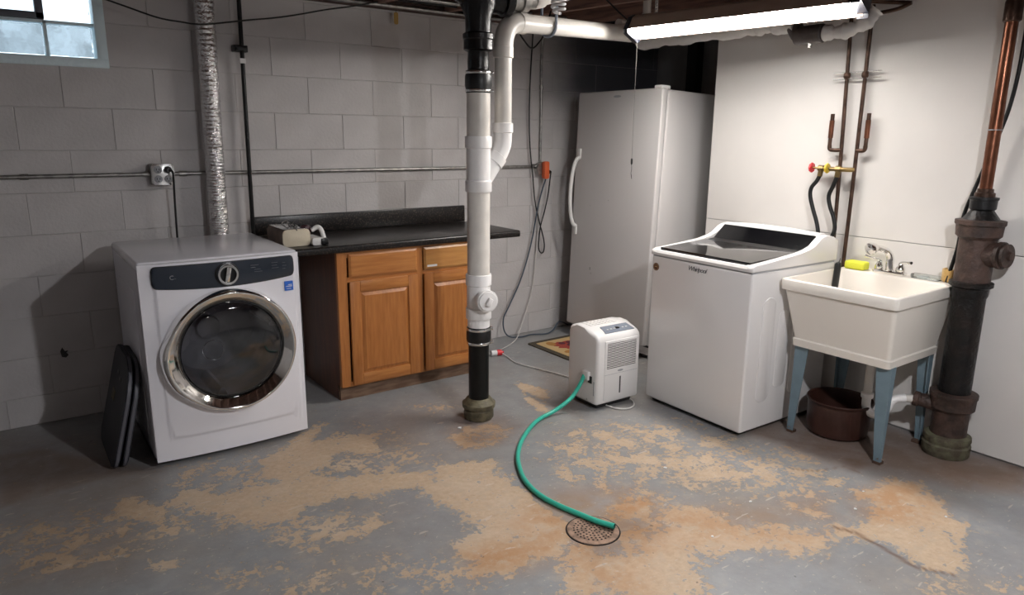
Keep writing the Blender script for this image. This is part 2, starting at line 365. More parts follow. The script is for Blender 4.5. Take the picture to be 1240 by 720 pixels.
# ---- floor with a wear map (peeled paint, rust, dirt) read by its material
def smoothstep(e0, e1, x):
    t = np.clip((x - e0) / (e1 - e0), 0, 1); return t*t*(3 - 2*t)
def make_floor():
    xs = np.concatenate([[-2.2, -1.6], np.arange(-1.0, 3.72, .0145), [4.6]])
    ys = np.concatenate([[-3.2, -1.5, 0], np.arange(.55, 4.2, .0145), [4.5]])
    nx, ny = len(xs), len(ys)
    X, Y = np.meshgrid(xs, ys); X = X.ravel(); Y = Y.ravel()
    rng = np.random.RandomState(3)
    ch = {c: np.zeros(len(X)) for c in 'prdc'}
    for k, s, wd, L in WEAR:
        L = np.array(L); m = max(wd, .01) * 2
        sel = (X > L[:,0].min()-m) & (X < L[:,0].max()+m) & (Y > L[:,1].min()-m) & (Y < L[:,1].max()+m)
        px, py = X[sel], Y[sel]; d = np.full(len(px), 1e9); ins = np.zeros(len(px), bool)
        for i in range(len(L)):
            a, b = L[i], L[(i+1) % len(L)]; e = b - a
            t = np.clip(((px-a[0])*e[0] + (py-a[1])*e[1]) / (e@e + 1e-12), 0, 1)
            d = np.minimum(d, np.hypot(px-a[0]-t*e[0], py-a[1]-t*e[1]))
            c = (a[1] > py) != (b[1] > py)
            ins ^= c & (px < (b[0]-a[0]) * (py-a[1]) / (b[1]-a[1] + 1e-12) + a[0])
        sd = np.where(ins, d, -d)
        v = (min(s, .90) if k == 'p' else s) * smoothstep(-wd*(2.6 if k == 'p' else 1.6 if k == 'd' else 1), wd*(2.4 if k == 'p' else 1), sd)
        ch[k][sel] = np.maximum(ch[k][sel], v)
    me = bpy.data.meshes.new('floor')
    V = np.stack([X, Y, np.zeros(len(X))], 1)
    I = np.arange(nx*ny).reshape(ny, nx)
    F = np.stack([I[:-1,:-1].ravel(), I[:-1,1:].ravel(), I[1:,1:].ravel(), I[1:,:-1].ravel()], 1)
    me.from_pydata(V.tolist(), [], F.tolist())
    at = me.color_attributes.new('wear', 'FLOAT_COLOR', 'POINT')
    at.data.foreach_set('color', np.stack([ch['p'], ch['r'], ch['d'], ch['c']], 1).astype(np.float32).ravel())
    o = struct(link(bpy.data.objects.new('floor', me)))
    m = bpy.data.materials.new('peeling_painted_concrete'); m.use_nodes = True
    nt = m.node_tree; N = nt.nodes; L = nt.links; b = N['Principled BSDF']
    def noise(s, d=8, r=.6, off=0):
        t = N.new('ShaderNodeTexNoise'); t.inputs['Scale'].default_value = s; t.inputs['Detail'].default_value = d; t.inputs['Roughness'].default_value = r
        mp = N.new('ShaderNodeMapping'); mp.inputs['Location'].default_value = (off, off*.7, 0)
        L.new(tc.outputs['Object'], mp.inputs[0]); L.new(mp.outputs[0], t.inputs['Vector']); return t.outputs['Fac']
    def math_(op, a, bb=None, cl=False):
        n = N.new('ShaderNodeMath'); n.operation = op; n.use_clamp = cl
        for i, q in enumerate((a, bb)):
            if q is None: continue
            if isinstance(q, (int, float)): n.inputs[i].default_value = q
            else: L.new(q, n.inputs[i])
        return n.outputs[0]
    def rng_(v, a, c, o0=0, o1=1):
        n = N.new('ShaderNodeMapRange'); n.inputs[1].default_value = a; n.inputs[2].default_value = c
        n.inputs[3].default_value = o0; n.inputs[4].default_value = o1; L.new(v, n.inputs[0]); return n.outputs[0]
    def mix(f, a, c):
        n = N.new('ShaderNodeMix'); n.data_type = 'RGBA'
        L.new(f, n.inputs[0])
        for i, q in ((6, a), (7, c)):
            if isinstance(q, tuple): n.inputs[i].default_value = (*q, 1)
            else: L.new(q, n.inputs[i])
        return n.outputs[2]
    tc = N.new('ShaderNodeTexCoord')
    at = N.new('ShaderNodeAttribute'); at.attribute_name = 'wear'
    sp = N.new('ShaderNodeSeparateColor'); L.new(at.outputs['Color'], sp.inputs[0])
    P, Rr, D, Cc = sp.outputs[0], sp.outputs[1], sp.outputs[2], at.outputs['Alpha']
    n1 = noise(9, 10, .68); n2 = noise(38, 6, .65, 3); n3 = noise(2.2, 4, .5, 7)
    nn = math_('ADD', math_('MULTIPLY', math_('SUBTRACT', n1, .5), 2.3), math_('MULTIPLY', math_('SUBTRACT', n2, .5), 1.9))
    peel = rng_(math_('ADD', P, nn), .47, .58)
    paint = mix(rng_(n1, .35, .7), (.300, .308, .316), (.232, .237, .242))
    paint = mix(math_('MULTIPLY', rng_(n3, .45, .7), .5), paint, (.29, .25, .21))
    tan = mix(rng_(n2, .3, .7), (.60, .465, .33), (.47, .345, .235))
    tan = mix(math_('MULTIPLY', rng_(noise(5, 6, .6, 11), .5, .68), .5), tan, (.60, .50, .39))
    rust = math_('MULTIPLY', Rr, rng_(noise(7, 8, .6, 2.1), .30, .55, .25, 1), True)
    tan = mix(math_('MULTIPLY', rust, .85), tan, (.44, .225, .095))
    paint = mix(math_('MULTIPLY', rust, .8), paint, (.33, .185, .09))
    c = mix(peel, paint, tan)
    # thin worn film and fine pale flecks and scratches
    film = math_('MULTIPLY', rng_(noise(16, 9, .7, 61), .50, .62), math_('ADD', math_('MULTIPLY', P, .75), .06), True)
    c = mix(film, c, (.50, .40, .30))
    sc = N.new('ShaderNodeTexNoise'); sc.inputs['Scale'].default_value = 26; sc.inputs['Detail'].default_value = 5
    ms = N.new('ShaderNodeMapping'); ms.inputs['Scale'].default_value = (.35, 1.6, 1); ms.inputs['Rotation'].default_value = (0, 0, .5)
    L.new(tc.outputs['Object'], ms.inputs[0]); L.new(ms.outputs[0], sc.inputs['Vector'])
    c = mix(math_('MULTIPLY', rng_(sc.outputs['Fac'], .66, .70), .55), c, (.62, .54, .46))
    fl = rng_(noise(55, 3, .5, 31), .665, .70)
    c = mix(math_('MULTIPLY', fl, .6), c, (.55, .48, .40))
    dk = rng_(noise(30, 3, .5, 41), .72, .75)
    c = mix(math_('MULTIPLY', dk, .6), c, (.06, .045, .035))
    dirt = math_('MULTIPLY', D, rng_(noise(6, 9, .65, 5.3), .25, .55, .55, 1), True)
    c = mix(math_('MULTIPLY', dirt, .92), c, (.15, .078, .040))
    c = mix(math_('MULTIPLY', Cc, .8), c, (.14, .065, .03))
    L.new(c, b.inputs['Base Color'])
    rg = rng_(peel, 0, 1, .34, .62); L.new(math_('ADD', math_('ADD', rg, math_('MULTIPLY', n2, .12)), math_('MULTIPLY', math_('MAXIMUM', dirt, rust), .32), True), b.inputs['Roughness'])
    bp = N.new('ShaderNodeBump'); bp.inputs['Strength'].default_value = .5; bp.inputs['Distance'].default_value = .004
    L.new(math_('ADD', math_('MULTIPLY', peel, -.6), math_('MULTIPLY', n2, .35)), bp.inputs['Height']); L.new(bp.outputs[0], b.inputs['Normal'])
    me.materials.append(m)
make_floor()

# ---- back wall: recessed mortar body + one object per concrete block, window opening cut out
WX0, WX1, WZ0, WZ1 = BX0 - 5*BH, BX0 - BH, Z0 + 8*BH, Z0 + 10*BH
def wall_back():
    bm = BM(); yb = YB + .0036; yt = YB + .2
    box(bm, -2.2, WX0, yb, yt, 0, CH); box(bm, WX1, 4.6, yb, yt, 0, CH)
    box(bm, WX0, WX1, yb, yt, 0, WZ0); box(bm, WX0, WX1, yb, yt, WZ1, CH)
    wb = struct(obj('wall_back', bm, M_mortar, smooth=0))
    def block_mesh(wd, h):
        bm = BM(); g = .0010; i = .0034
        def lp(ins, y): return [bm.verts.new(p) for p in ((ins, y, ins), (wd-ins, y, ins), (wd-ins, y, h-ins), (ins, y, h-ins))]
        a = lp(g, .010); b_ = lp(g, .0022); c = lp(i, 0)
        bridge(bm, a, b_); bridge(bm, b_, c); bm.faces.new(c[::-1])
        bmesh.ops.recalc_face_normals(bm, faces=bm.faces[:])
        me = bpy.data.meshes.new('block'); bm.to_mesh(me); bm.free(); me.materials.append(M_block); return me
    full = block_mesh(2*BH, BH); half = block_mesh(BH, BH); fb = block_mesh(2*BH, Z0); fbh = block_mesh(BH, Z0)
    for k in range(0, 12):
        z = 0 if k == 0 else Z0 + (k-1)*BH
        if z + BH > CH + .15: break
        par = 0 if k % 2 == 0 else 1      # even k: joints at even units (k=6: z 1.16-1.37)
        par = (k + 0) % 2
        m0 = -13 + ((-13 + par) % 2)
        m = m0
        while BX0 + m*BH < 4.45:
            x = BX0 + m*BH; me, wd = (full if k else fb), 2*BH
            if k in (9, 10):
                if x >= WX0 - .01 and x + wd <= WX1 + .01: m += 2; continue
                if x < WX0 - .01 and x + wd > WX0 + .01: me, wd = half, BH
                elif x < WX1 - .01 and x + wd > WX1 + .01: x += BH; me = half
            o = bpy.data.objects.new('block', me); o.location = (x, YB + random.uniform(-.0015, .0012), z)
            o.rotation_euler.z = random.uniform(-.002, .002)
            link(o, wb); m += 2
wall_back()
bm = BM(); prism(bm, [(0, 0), (.018, -.006), (.030, .006), (.022, .02), (.032, .03), (.016, .028), (.006, .05), (-.004, .03)], 'y', -.0012, .001)
o = obj('wall_nick', bm, M_black, bpy.data.objects['wall_back'], 0); o.location = (.165, YB-.0014, .335)

# window of glass blocks with a dark hopper vent in its upper left part
wn = struct(link(bpy.data.objects.new('window_1', None)))
bm = BM(); y0, y1 = YB - .008, YB + .12
box(bm, WX1-.036, WX1+.012, y0, y1, WZ0, WZ1, .004); box(bm, WX0-.012, WX0+.036, y0, y1, WZ0, WZ1, .004)
box(bm, WX0-.012, WX1+.012, y0-.003, y1, WZ0-.01, WZ0+.034, .004); box(bm, WX0-.012, WX1+.012, y0, y1, WZ1-.02, WZ1+.01, .004)
for i in range(1, 4):
    x = WX1 - .036 - i*.203
    box(bm, x-.007, x+.007, YB+.01, y1-.01, WZ0+.03, WZ0+.19)
box(bm, WX0+.03, WX1-.03, YB+.01, y1-.01, WZ0+.182, WZ0+.196)
obj('window_surround', bm, M_winframe, wn)
def glass_block(x0, x1, z0, z1):
    bm = BM()
    box(bm, x0, x1, YB+.016, YB+.09, z0, z1, .012, 2)
    bmesh.ops.recalc_face_normals(bm, faces=bm.faces[:])
    return obj('glass_block', bm, M_gblock, wn)
for i in range(4):
    x1 = WX1 - .036 - i*.203 - .008; x0 = x1 - .187
    glass_block(x0, x1, WZ0+.036, WZ0+.18)
    if i == 0: glass_block(x0, x1, WZ0+.198, WZ1-.022)
bm = BM(); vx1 = WX1 - .036 - .203 + .002; vx0 = WX0 + .04; vz0 = WZ0 + .198; vz1 = WZ1 - .02
for a in ((vx1-.034, vx1, vz0, vz1), (vx0, vx0+.034, vz0, vz1), (vx0, vx1, vz0, vz0+.03), (vx0, vx1, vz1-.02, vz1)):
    box(bm, a[0], a[1], YB-.004, YB+.06, a[2], a[3], .003)
obj('vent_frame', bm, M_vent, wn)
bm = BM(); box(bm, vx0+.03, vx1-.03, YB+.02, YB+.026, vz0+.026, vz1-.02); obj('vent_pane', bm, M_gblock, wn, 0)

# window well outside the glass
bm = BM(); box(bm, WX0-.3, WX1+.3, YB+.62, YB+.70, 1.3, 2.02); box(bm, WX0-.3, WX1+.3, YB+.2, YB+.70, 1.5, 1.72)
struct(obj('window_well', bm, mat('well_concrete', (.90, .93, .95), .8, var=.45, vscale=9), smooth=0)); bpy.data.objects['window_well'].name = 'trim_3'
# right wall: painted sheet panels over studs, ends at the alcove
bm = BM(); box(bm, XR+.012, XR+.11, -3.1, 2.934, 0, ZT+.03)
wr = struct(obj('wall_right', bm, M_dark_room, smooth=0))
for z0, z1 in ((.012, .9585), (.9612, ZT+.02)):
    bm = BM(); box(bm, XR, XR+.0118, -3.1, 2.937, z0, z1, .0012, 1); obj('panel', bm, M_white_wall, wr)
bm = BM(); box(bm, 4.42, 4.6, -3.2, 4.3, 0, CH); struct(obj('wall_alcove', bm, M_dark_room, smooth=0))
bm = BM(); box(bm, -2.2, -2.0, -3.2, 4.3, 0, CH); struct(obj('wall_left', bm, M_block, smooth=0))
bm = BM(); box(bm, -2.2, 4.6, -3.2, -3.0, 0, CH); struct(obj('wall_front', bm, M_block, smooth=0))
# ceiling: subfloor boards over joists
bm = BM(); box(bm, -2.2, 4.6, -3.2, 4.4, CH, CH+.1)
ce = struct(obj('ceiling', bm, M_subfloor, smooth=0))
bm = BM(); box(bm, -.021, .021, -3.9, 3.9, 2.205, CH, .003, 1)
jm = obj('joist', bm, M_wood_dark, ce, smooth=0)
ang = math.radians(9.5)
c_, s_ = math.cos(ang), math.sin(ang)
for i, k in enumerate(range(-9, 2)):
    o = jm if i == 0 else jm.copy()
    if i: link(o, ce)
    o.location = (3.007 + k*.476 + math.tan(ang)*2.85, .55, 0); o.rotation_euler.z = ang; o.scale.y = .918
bm = BM(); box(bm, -2.0, 4.42, YB-.09, YB+.0, ZT+.012, ZT+.05, .003, 1); box(bm, XR-.001, XR+.1, -3.1, 2.93, ZT+.02, ZT+.06)
struct(obj('trim_1', bm, M_plate, smooth=0))
# ================================================================ DRYER
DX, DY, DW, DH = .431, 3.272, .682, .925
dry = thing('clothes_dryer', 'white front-loading dryer with round chrome door and slate control panel', 'dryer', (DX, DY, 0))
bm = BM()   # shell without a front: sides, back, bottom
box(bm, 0, .012, .03, .74, .025, DH-.03); box(bm, DW-.012, DW, .03, .74, .025, DH-.03)
box(bm, 0, DW, .728, .74, .025, DH-.03); box(bm, 0, DW, .03, .74, .025, .04)
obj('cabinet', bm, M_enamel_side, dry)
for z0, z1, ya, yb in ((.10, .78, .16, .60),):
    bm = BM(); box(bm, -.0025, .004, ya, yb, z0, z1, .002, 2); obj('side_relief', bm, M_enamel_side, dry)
bm = BM(); box(bm, -.002, DW+.002, .012, .745, DH-.042, DH, .014, 4); obj('top_panel', bm, M_enamel, dry)
# bulging front with round opening and raised lower field
def front_panel():
    bm = BM(); cx, cz, R = .351, .502, .232; hw = DW/2
    n = 96; rings = []
    def yy(x, z):
        t = (x-hw)/hw; y = -.020*(1 - t*t) if abs(t) < 1 else 0
        inner = 1.0
        dx = x - .055; dz = z - .125
        if dx < .05 and dz < .05: e = .05 - math.hypot(min(dx-.05, 0), min(dz-.05, 0))
        else: e = min(dx, dz)
        e2 = min(e, DW-.02-x)
        y -= .006 * max(0, min(1, e2/.006))
        return y
    def onborder(a):
        dx, dz = math.cos(a), math.sin(a); x0, x1, z0, z1 = 0.0, DW, .028, DH-.008
        ts = []
        if dx > 1e-9: ts.append((x1-cx)/dx)
        if dx < -1e-9: ts.append((x0-cx)/dx)
        if dz > 1e-9: ts.append((z1-cz)/dz)
        if dz < -1e-9: ts.append((z0-cz)/dz)
        t = min(ts); return cx+dx*t, cz+dz*t
    angs = [2*PI*i/n for i in range(n)] + [math.atan2(z-cz, x-cx) % (2*PI) for x in (0, DW) for z in (.028, DH-.008)]
    angs = sorted(set(round(a, 6) for a in angs))
    K = 44
    for k in range(K+1):
        row = []
        for a in angs:
            bx_, bz_ = onborder(a); ix, iz = cx + R*math.cos(a), cz + R*math.sin(a)
            t = k/K; x = ix + (bx_-ix)*t; z = iz + (bz_-iz)*t
            row.append(bm.verts.new((x, yy(x, z), z)))
        rings.append(row)
    row = [bm.verts.new((v.co.x*.985+.005, .035, v.co.z)) for v in rings[-1]]; rings.append(row)
    for a, b in zip(rings, rings[1:]): bridge(bm, a, b)
    return bm
obj('front_panel', front_panel(), M_enamel, dry, 50)
# control panel: follows the bulge
def curved_slab(x0, x1, zf0, zf1, out, n=40, rc=.02, depth=.012):
    bm = BM(); hw = DW/2; F, Bk = [], []
    def y(x): t = (x-hw)/hw; return -.020*(1-t*t) - .006
    def col(x):
        u = min(x-x0, x1-x); c = 0 if u >= rc else rc - math.sqrt(max(0, rc*rc-(rc-u)**2))
        return zf0(x)+c, zf1(x)-c
    us = sorted([x0 + (x1-x0)*i/n for i in range(n+1)] + [x0+rc*j/5 for j in range(1, 5)] + [x1-rc*j/5 for j in range(1, 5)])
    cols = []
    for x in us:
        a, b = col(x); cc = []
        for j in range(7):
            t = j/6; z = a + (b-a)*t; cc.append(bm.verts.new((x, y(x)-out-.003*(1-(2*t-1)**2), z)))
        cols.append(cc)
    for a, b in zip(cols, cols[1:]):
        for j in range(6): bm.faces.new((a[j], b[j], b[j+1], a[j+1]))
    r = bmesh.ops.extrude_edge_only(bm, edges=[e for e in bm.edges if e.is_boundary])
    for g in r['geom']:
        if isinstance(g, bmesh.types.BMVert): g.co.y += depth
    return bm
zb = lambda x: .822 - .018*(1-((x-DW/2)/(DW/2))**2) + .0*x
obj('control_panel', curved_slab(.052, .652, lambda x: .797+.030*((x-.35)/.3)**2*.6, lambda x: .903, .004), [M_panel_blue], dry, 50)
obj('control_panel_rim', curved_slab(.048, .656, lambda x: .793+.030*((x-.35)/.3)**2*.6, lambda x: .907, .001), [M_panel_rim], dry, 50)
# dial
yc = -.034
bm = BM(); lathe(bm, (.351, yc+.004, .851), (0, -1, 0), [(.053, 0), (.053, .004), (.048, .006), (.044, .006)], 40); di = obj('dial', bm, M_black, dry)
bm = BM(); lathe(bm, (.351, yc-.003, .851), (0, -1, 0), [(.046, 0), (.046, .014), (.043, .019), (.035, .019), (.034, .014), (.034, 0)], 40, cap=(False, False)); obj('dial_ring', bm, M_chrome, di)
bm = BM(); box(bm, -.010, .010, -.006, .004, -.034, .034, .003); o = obj('dial_grip', bm, M_chrome, di); o.location = (.351, yc-.014, .851); o.rotation_euler = (0, .2, 0)
# printed marks on the panel
bm = BM()
for i, (x, z, l) in enumerate([(.455, .878, .05), (.455, .868, .03), (.47, .858, .04), (.47, .848, .05), (.55, .880, .04), (.55, .868, .035), (.55, .856, .045), (.60, .876, .02), (.60, .862, .025), (.60, .848, .02), (.12, .862, .02)]):
    t = (x-.341)/.341; y = -.020*(1-t*t) - .0135
    box(bm, x, x+l*.7, y-.0006, y+.001, z, z+.0016)
box(bm, .135, .15, -.0262, -.024, .850, .8515); obj('panel_print', bm, mat('panel_print_dim', (.10, .11, .13), .4), dry, 0)['kind'] = 'stuff'
bm = BM(); lathe(bm, (.128, -.0245, .857), (0, -1, 0), [(.009, 0), (.009, .001), (.0075, .001), (.0075, 0)], 20, cap=(False, False)); obj('power_symbol', bm, M_print_grey, dry)
bm = BM(); box(bm, .394, .420, -.0312, -.026, .8505, .8535, .001); obj('indicator_light', bm, M_stw, dry)
bm = BM(); box(bm, .606, .646, -.0195, -.010, .742, .786, .0005, 1); st = obj('sticker', bm, M_blue, dry, label='small blue energy sticker')
bm = BM(); box(bm, .612, .640, -.0202, -.018, .760, .764); box(bm, .622, .640, -.0202, -.018, .768, .771); box(bm, .614, .636, -.0202, -.018, .750, .752); obj('sticker_print', bm, M_stw, st, 0)
# door ring (scooped handle on its left), smoked glass, drum
def door_ring():
    bm = BM(); cx, cz = .351, .502; n = 96; prof_n = 20
    rows = []
    for i in range(n):
        a = 2*PI*i/n
        d = (a - math.radians(192) + PI) % (2*PI) - PI
        k = 1.5*math.exp(-(abs(d)/math.radians(28))**4)
        ro = .286 + .012*k; ri = .222 - 0*k; row = []
        for j in range(prof_n):
            t = j/(prof_n-1); r = ro + (ri-ro)*t
            y = np.interp(t, [0, .06, .14, .24, .36, .62, .86, 1], [-.018, -.050, -.066, -.072, -.070, -.058, -.044, -.032])
            row.append(bm.verts.new((cx + r*math.cos(a), y, cz + r*math.sin(a))))
        rows.append(row)
    for i in range(n):
        A, B = rows[i], rows[(i+1) % n]
        for j in range(prof_n-1): bm.faces.new((A[j], A[j+1], B[j+1], B[j]))
    # inner lip going back
    for i in range(n):
        pass
    return bm
dr = obj('door', door_ring(), M_chrome, dry, 60, label='round chrome door ring')
bm = BM(); lathe(bm, (.351, -.028, .502), (0, -1, 0), [(.223, 0), (.215, .008), (.19, .016), (.14, .024), (.08, .029), (.03, .031), (.0005, .0315)], 56, cap=(False, True)); obj('door_glass', bm, M_glass_dark, dr, 60, label='smoked convex door glass')
bm = BM(); lathe(bm, (.351, -.018, .502), (0, -1, 0), [(.233, -.002), (.233, .006), (.219, .012), (.217, -.004)], 64, cap=(False, False)); obj('door_gasket', bm, M_black, dr)
bm = BM(); lathe(bm, (.351, .0, .502), (0, 1, 0), [(.231, 0), (.231, .03), (.25, .04), (.25, .40), (.22, .44), (.06, .45), (.055, .42), (.0005, .41)], 48, cap=(False, True)); dm = obj('drum', bm, M_drum, dry)
for a in (20, 140, 260):
    t = math.radians(a); bm = BM(); prism(bm, [(-.03, 0), (.03, 0), (.008, .045), (-.008, .045)], 'y', .06, .38, bev=.004)
    o = obj('drum_vane', bm, M_drum, dm); o.location = (.351+math.cos(t)*.25, 0, .502+math.sin(t)*.25); o.rotation_euler = (0, -(t+PI/2), 0)
bm = BM(); tube(bm, [(.351+.05*math.cos(t), .36, .40+.05*math.sin(t)) for t in [i*PI/8 for i in range(17)]], .004, 8, 2); obj('vent_ring', bm, M_chrome, dm)
for x in (.06, .62):
    for y in (.07, .68): bm = BM(); cyl(bm, (x, y, 0), (x, y, .03), .02, 14); obj('foot', bm, M_black, dry)

# foil duct behind it
def foil_duct():
    bm = BM(); pts = [(.965, 4.078, .10), (.962, 4.082, .6), (.965, 4.085, .93), (.972, 4.088, 1.5), (.985, 4.090, 2.40)]
    P = smooth_pts(pts, 130); n = 26; prev = None
    for i, p in enumerate(P):
        r = .0485 + .0017*math.cos(i*2*PI/3.6) + random.uniform(-.0010, .0010)
        u = Vector((1, 0, 0)); v = Vector((0, 1, 0)); c = []
        for j in range(n):
            a = 2*PI*j/n; rr = r*(1+random.uniform(-.035, .035)); c.append(bm.verts.new(p + u*math.cos(a)*rr + v*math.sin(a)*rr))
        if prev: bridge(bm, prev, c)
        prev = c
    return bm
tag(obj('dryer_vent_duct', foil_duct(), M_foil, smooth=35), 'crinkled silver foil vent duct rising behind the white dryer', 'duct')

# thin black pipe with clamp
bp = thing('black_pipe', 'thin black vertical pipe clamped to block wall beside foil duct', 'pipe', (1.150, 4.105, .90))
bm = BM(); cyl(bm, (0, 0, 0), (.014, 0, 1.5), .0115, 16); obj('pipe', bm, M_blackpipe, bp)
bm = BM(); box(bm, -.032, .045, .012, .052, .985, 1.02, .003); box(bm, -.02, .03, -.016, .012, .99, 1.015, .004); obj('clamp', bm, M_blackmatte, bp)
bm = BM(); box(bm, -.0145+.008, .0145+.008, -.014, -.008, .925, .95); lathe(bm, (.0095, 0, .925), (0, 0, 1), [(.0125, 0), (.0125, .008)], 16); obj('pale_band', bm, M_stw, bp)

# two dark plastic slabs leaning against the dryer
def slab(name, label, x0, lean, y0, y1, h, dz):
    t = thing(name, label, 'plastic panel', (x0, y0, dz), (0, lean, 0), 'dark panels leaning on the dryer')
    W = y1-y0
    ol = []
    for (cx, cz, r, a) in ((W-.05, h-.05, .05, 0), (.17, h-.17, .17, 90), (.05, .05, .05, 180), (W-.05, .05, .05, 270)):
        for i in range(9):
            q = math.radians(a+90*i/8); ol.append((cx+r*math.cos(q), cz+r*math.sin(q)))
    bm = BM(); prism(bm, ol, 'x', 0, .022, bev=.004); obj('slab', bm, M_slab, t)
    bm = BM(); prism(bm, [(y*.985+.0-.003 if y > W/2 else y-.003, z) for y, z in ol], 'x', .005, .017); obj('edge_band', bm, M_slab_edge, t)
    bm = BM()
    for (yy_, zz_) in ((.17, h-.10), (.24, h-.085)): box(bm, -.0015, .002, yy_, yy_+.045, zz_-.02, zz_-.004, .001)
    obj('slot', bm, M_black, t)['kind'] = 'stuff'
    bm = BM(); box(bm, -.0018, .002, .26, .33, h*.5, h*.5+.05, .004); obj('moulded_label', bm, M_hub, t)
slab('plastic_panel', 'dark slate plastic panel leaning outermost against left side of white dryer', .262, .25, 3.345, 3.80, .475, .008)
slab('plastic_panel', 'second dark plastic panel sandwiched between outer panel and white dryer side', .297, .235, 3.348, 3.80, .465, .006)

# ================================================================ BASE CABINET
CX0, CX1, CYF = 1.420, 2.370, 3.590
cab = thing('base_cabinet', 'honey oak base cabinet with two doors and two drawers under black counter', 'cabinet', (CX0, CYF, 0))
W = CX1-CX0
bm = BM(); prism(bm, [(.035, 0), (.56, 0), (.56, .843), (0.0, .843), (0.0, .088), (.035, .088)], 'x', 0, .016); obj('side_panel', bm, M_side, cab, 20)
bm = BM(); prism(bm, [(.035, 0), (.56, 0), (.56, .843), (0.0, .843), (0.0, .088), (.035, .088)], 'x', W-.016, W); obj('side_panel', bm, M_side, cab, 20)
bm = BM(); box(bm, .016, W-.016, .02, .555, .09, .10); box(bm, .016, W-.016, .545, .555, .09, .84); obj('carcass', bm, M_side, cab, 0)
for a0, a1 in ((0, .055), (W-.04, W), (.475, .515)):
    bm = BM(); box(bm, a0, a1, -.026, .001, .085, .843, .0015, 1); obj('face_stile', bm, M_oak, cab)
for b0, b1 in ((.812, .843), (.676, .705), (.085, .112)):
    bm = BM(); box(bm, .055, W-.04, -.0255, .001, b0, b1); obj('face_rail', bm, M_oakh, cab)
bm = BM(); box(bm, .004, W-.004, .012, .03, 0, .088); obj('toe_kick', bm, M_kick, cab, 0)
bm = BM(); box(bm, -.001, .03, .028, .045, 0, .098, .001, 1); obj('corner_shim', bm, M_legrust, cab)
def raised(bm, x0, x1, z0, z1, y, t, ch, mi=0):
    """slab with chamfered front edges"""
    a = [bm.verts.new(p) for p in ((x0, y+t, z0), (x1, y+t, z0), (x1, y+t, z1), (x0, y+t, z1))]
    b = [bm.verts.new(p) for p in ((x0, y+ch*.5, z0), (x1, y+ch*.5, z0), (x1, y+ch*.5, z1), (x0, y+ch*.5, z1))]
    c = [bm.verts.new(p) for p in ((x0+ch, y, z0+ch), (x1-ch, y, z0+ch), (x1-ch, y, z1-ch), (x0+ch, y, z1-ch))]
    bridge(bm, a, b, mi); bridge(bm, b, c, mi); f = bm.faces.new(c); f.material_index = mi; f = bm.faces.new(a[::-1]); f.material_index = mi
for i, (x0, x1) in enumerate(((.064, .478), (.520, .918))):
    bm = BM(); raised(bm, x0, x1, .700, .832, -.0375, .019, .012)
    d = obj('drawer', bm, (M_oakh, M_oakl)[i], cab, 20, label=None if i == 0 else 'paler oak drawer front with a small white sticker')
    if i == 1:
        bm = BM(); box(bm, x0+.020, x0+.085, -.0382, -.037, .717, .729); obj('sticker', bm, M_stw, d, 0)
    z0, z1 = .093, .680; sw = .060
    door = obj('door', (lambda b: (box(b, x0+.012, x1-.012, -.030, -.0185, z0+.012, z1-.012), b)[1])(BM()), M_oak, cab, 20)
    for (a0, a1) in ((x0, x0+sw), (x1-sw, x1)):
        bm = BM(); box(bm, a0, a1, -.0385, -.0195, z0, z1, .0035, 2); obj('door_stile', bm, M_oak, door, 30)
    for (b0, b1) in ((z0, z0+sw), (z1-sw, z1)):
        bm = BM(); box(bm, x0+sw, x1-sw, -.0383, -.0195, b0, b1, .0035, 2); obj('door_rail', bm, M_oakh, door, 30)
    bm = BM(); raised(bm, x0+sw+.004, x1-sw-.004, z0+sw+.004, z1-sw-.004, -.0385, .012, .020); obj('door_panel', bm, M_oak, door, 20)

# counter top with backsplash
cnt = thing('countertop', 'speckled black laminate countertop with backsplash over oak cabinet', 'countertop', (1.165, 3.535, .845))
bm = BM(); prism(bm, rrect(0, .60, 0, .040, .012, 3)[::1], 'x', 0, 1.445); obj('worktop', bm, M_counter, cnt)
bm = BM(); box(bm, 0, 1.415, .598, .620, .040, .148, .006, 2); obj('backsplash', bm, M_counter, cnt)

# cream bag and iron on the counter
bag = thing('cream_case', 'small cream-fronted fabric case with wire wrapped over it on black counter', 'case', (1.235, 3.625, .887))
bm = BM(); prism(bm, rrect(-.072, .072, 0, .088, .022, 5), 'y', 0, .012, bev=.003); obj('front_face', bm, M_cream, bag)
bm = BM(); prism(bm, rrect(-.070, .070, .001, .086, .022, 5), 'y', .012, .27, bev=.003); obj('body', bm, M_brown, bag)
bm = BM(); box(bm, -.06, .05, .02, .26, .0865, .090, .002); obj('metal_clasp_bar', bm, M_band, bag)
for i in range(3):
    bm = BM(); tube(bm, [(-.03+.02*i, .03, .088), (-.045+.03*i, .09, .112), (.0+.01*i, .15, .12-.01*i), (.03, .20, .10), (.045-.02*i, .12, .094), (.01, .05, .098), (.0, -.004, .084)], .003, 8, 5); obj('wire_loop', bm, M_steel if i < 2 else M_black, bag)
irn = thing('clothes_iron', 'small white and burgundy travel iron beside the cream case on counter', 'iron', (1.345, 3.655, .886))
bm = BM(); prism(bm, rrect(-.035, .028, 0, .04, .01, 4), 'y', -.05, .10, bev=.004); obj('base', bm, M_plastic_w, irn)
bm = BM(); tube(bm, [(-.02, 0, .075), (.01, -.005, .092), (.028, -.012, .078), (.036, -.02, .045), (.038, -.025, .03)], .012, 12, 5); obj('arm', bm, M_plastic_w, irn)
bm = BM(); lathe(bm, (-.045, .02, .05), (0, .25, 1), [(.025, 0), (.033, .02), (.032, .04), (.02, .052)], 20); obj('tank', bm, M_burg, irn)
bm = BM(); box(bm, .010, .052, -.055, -.005, .0, .036, .007); obj('heel', bm, M_black, irn)

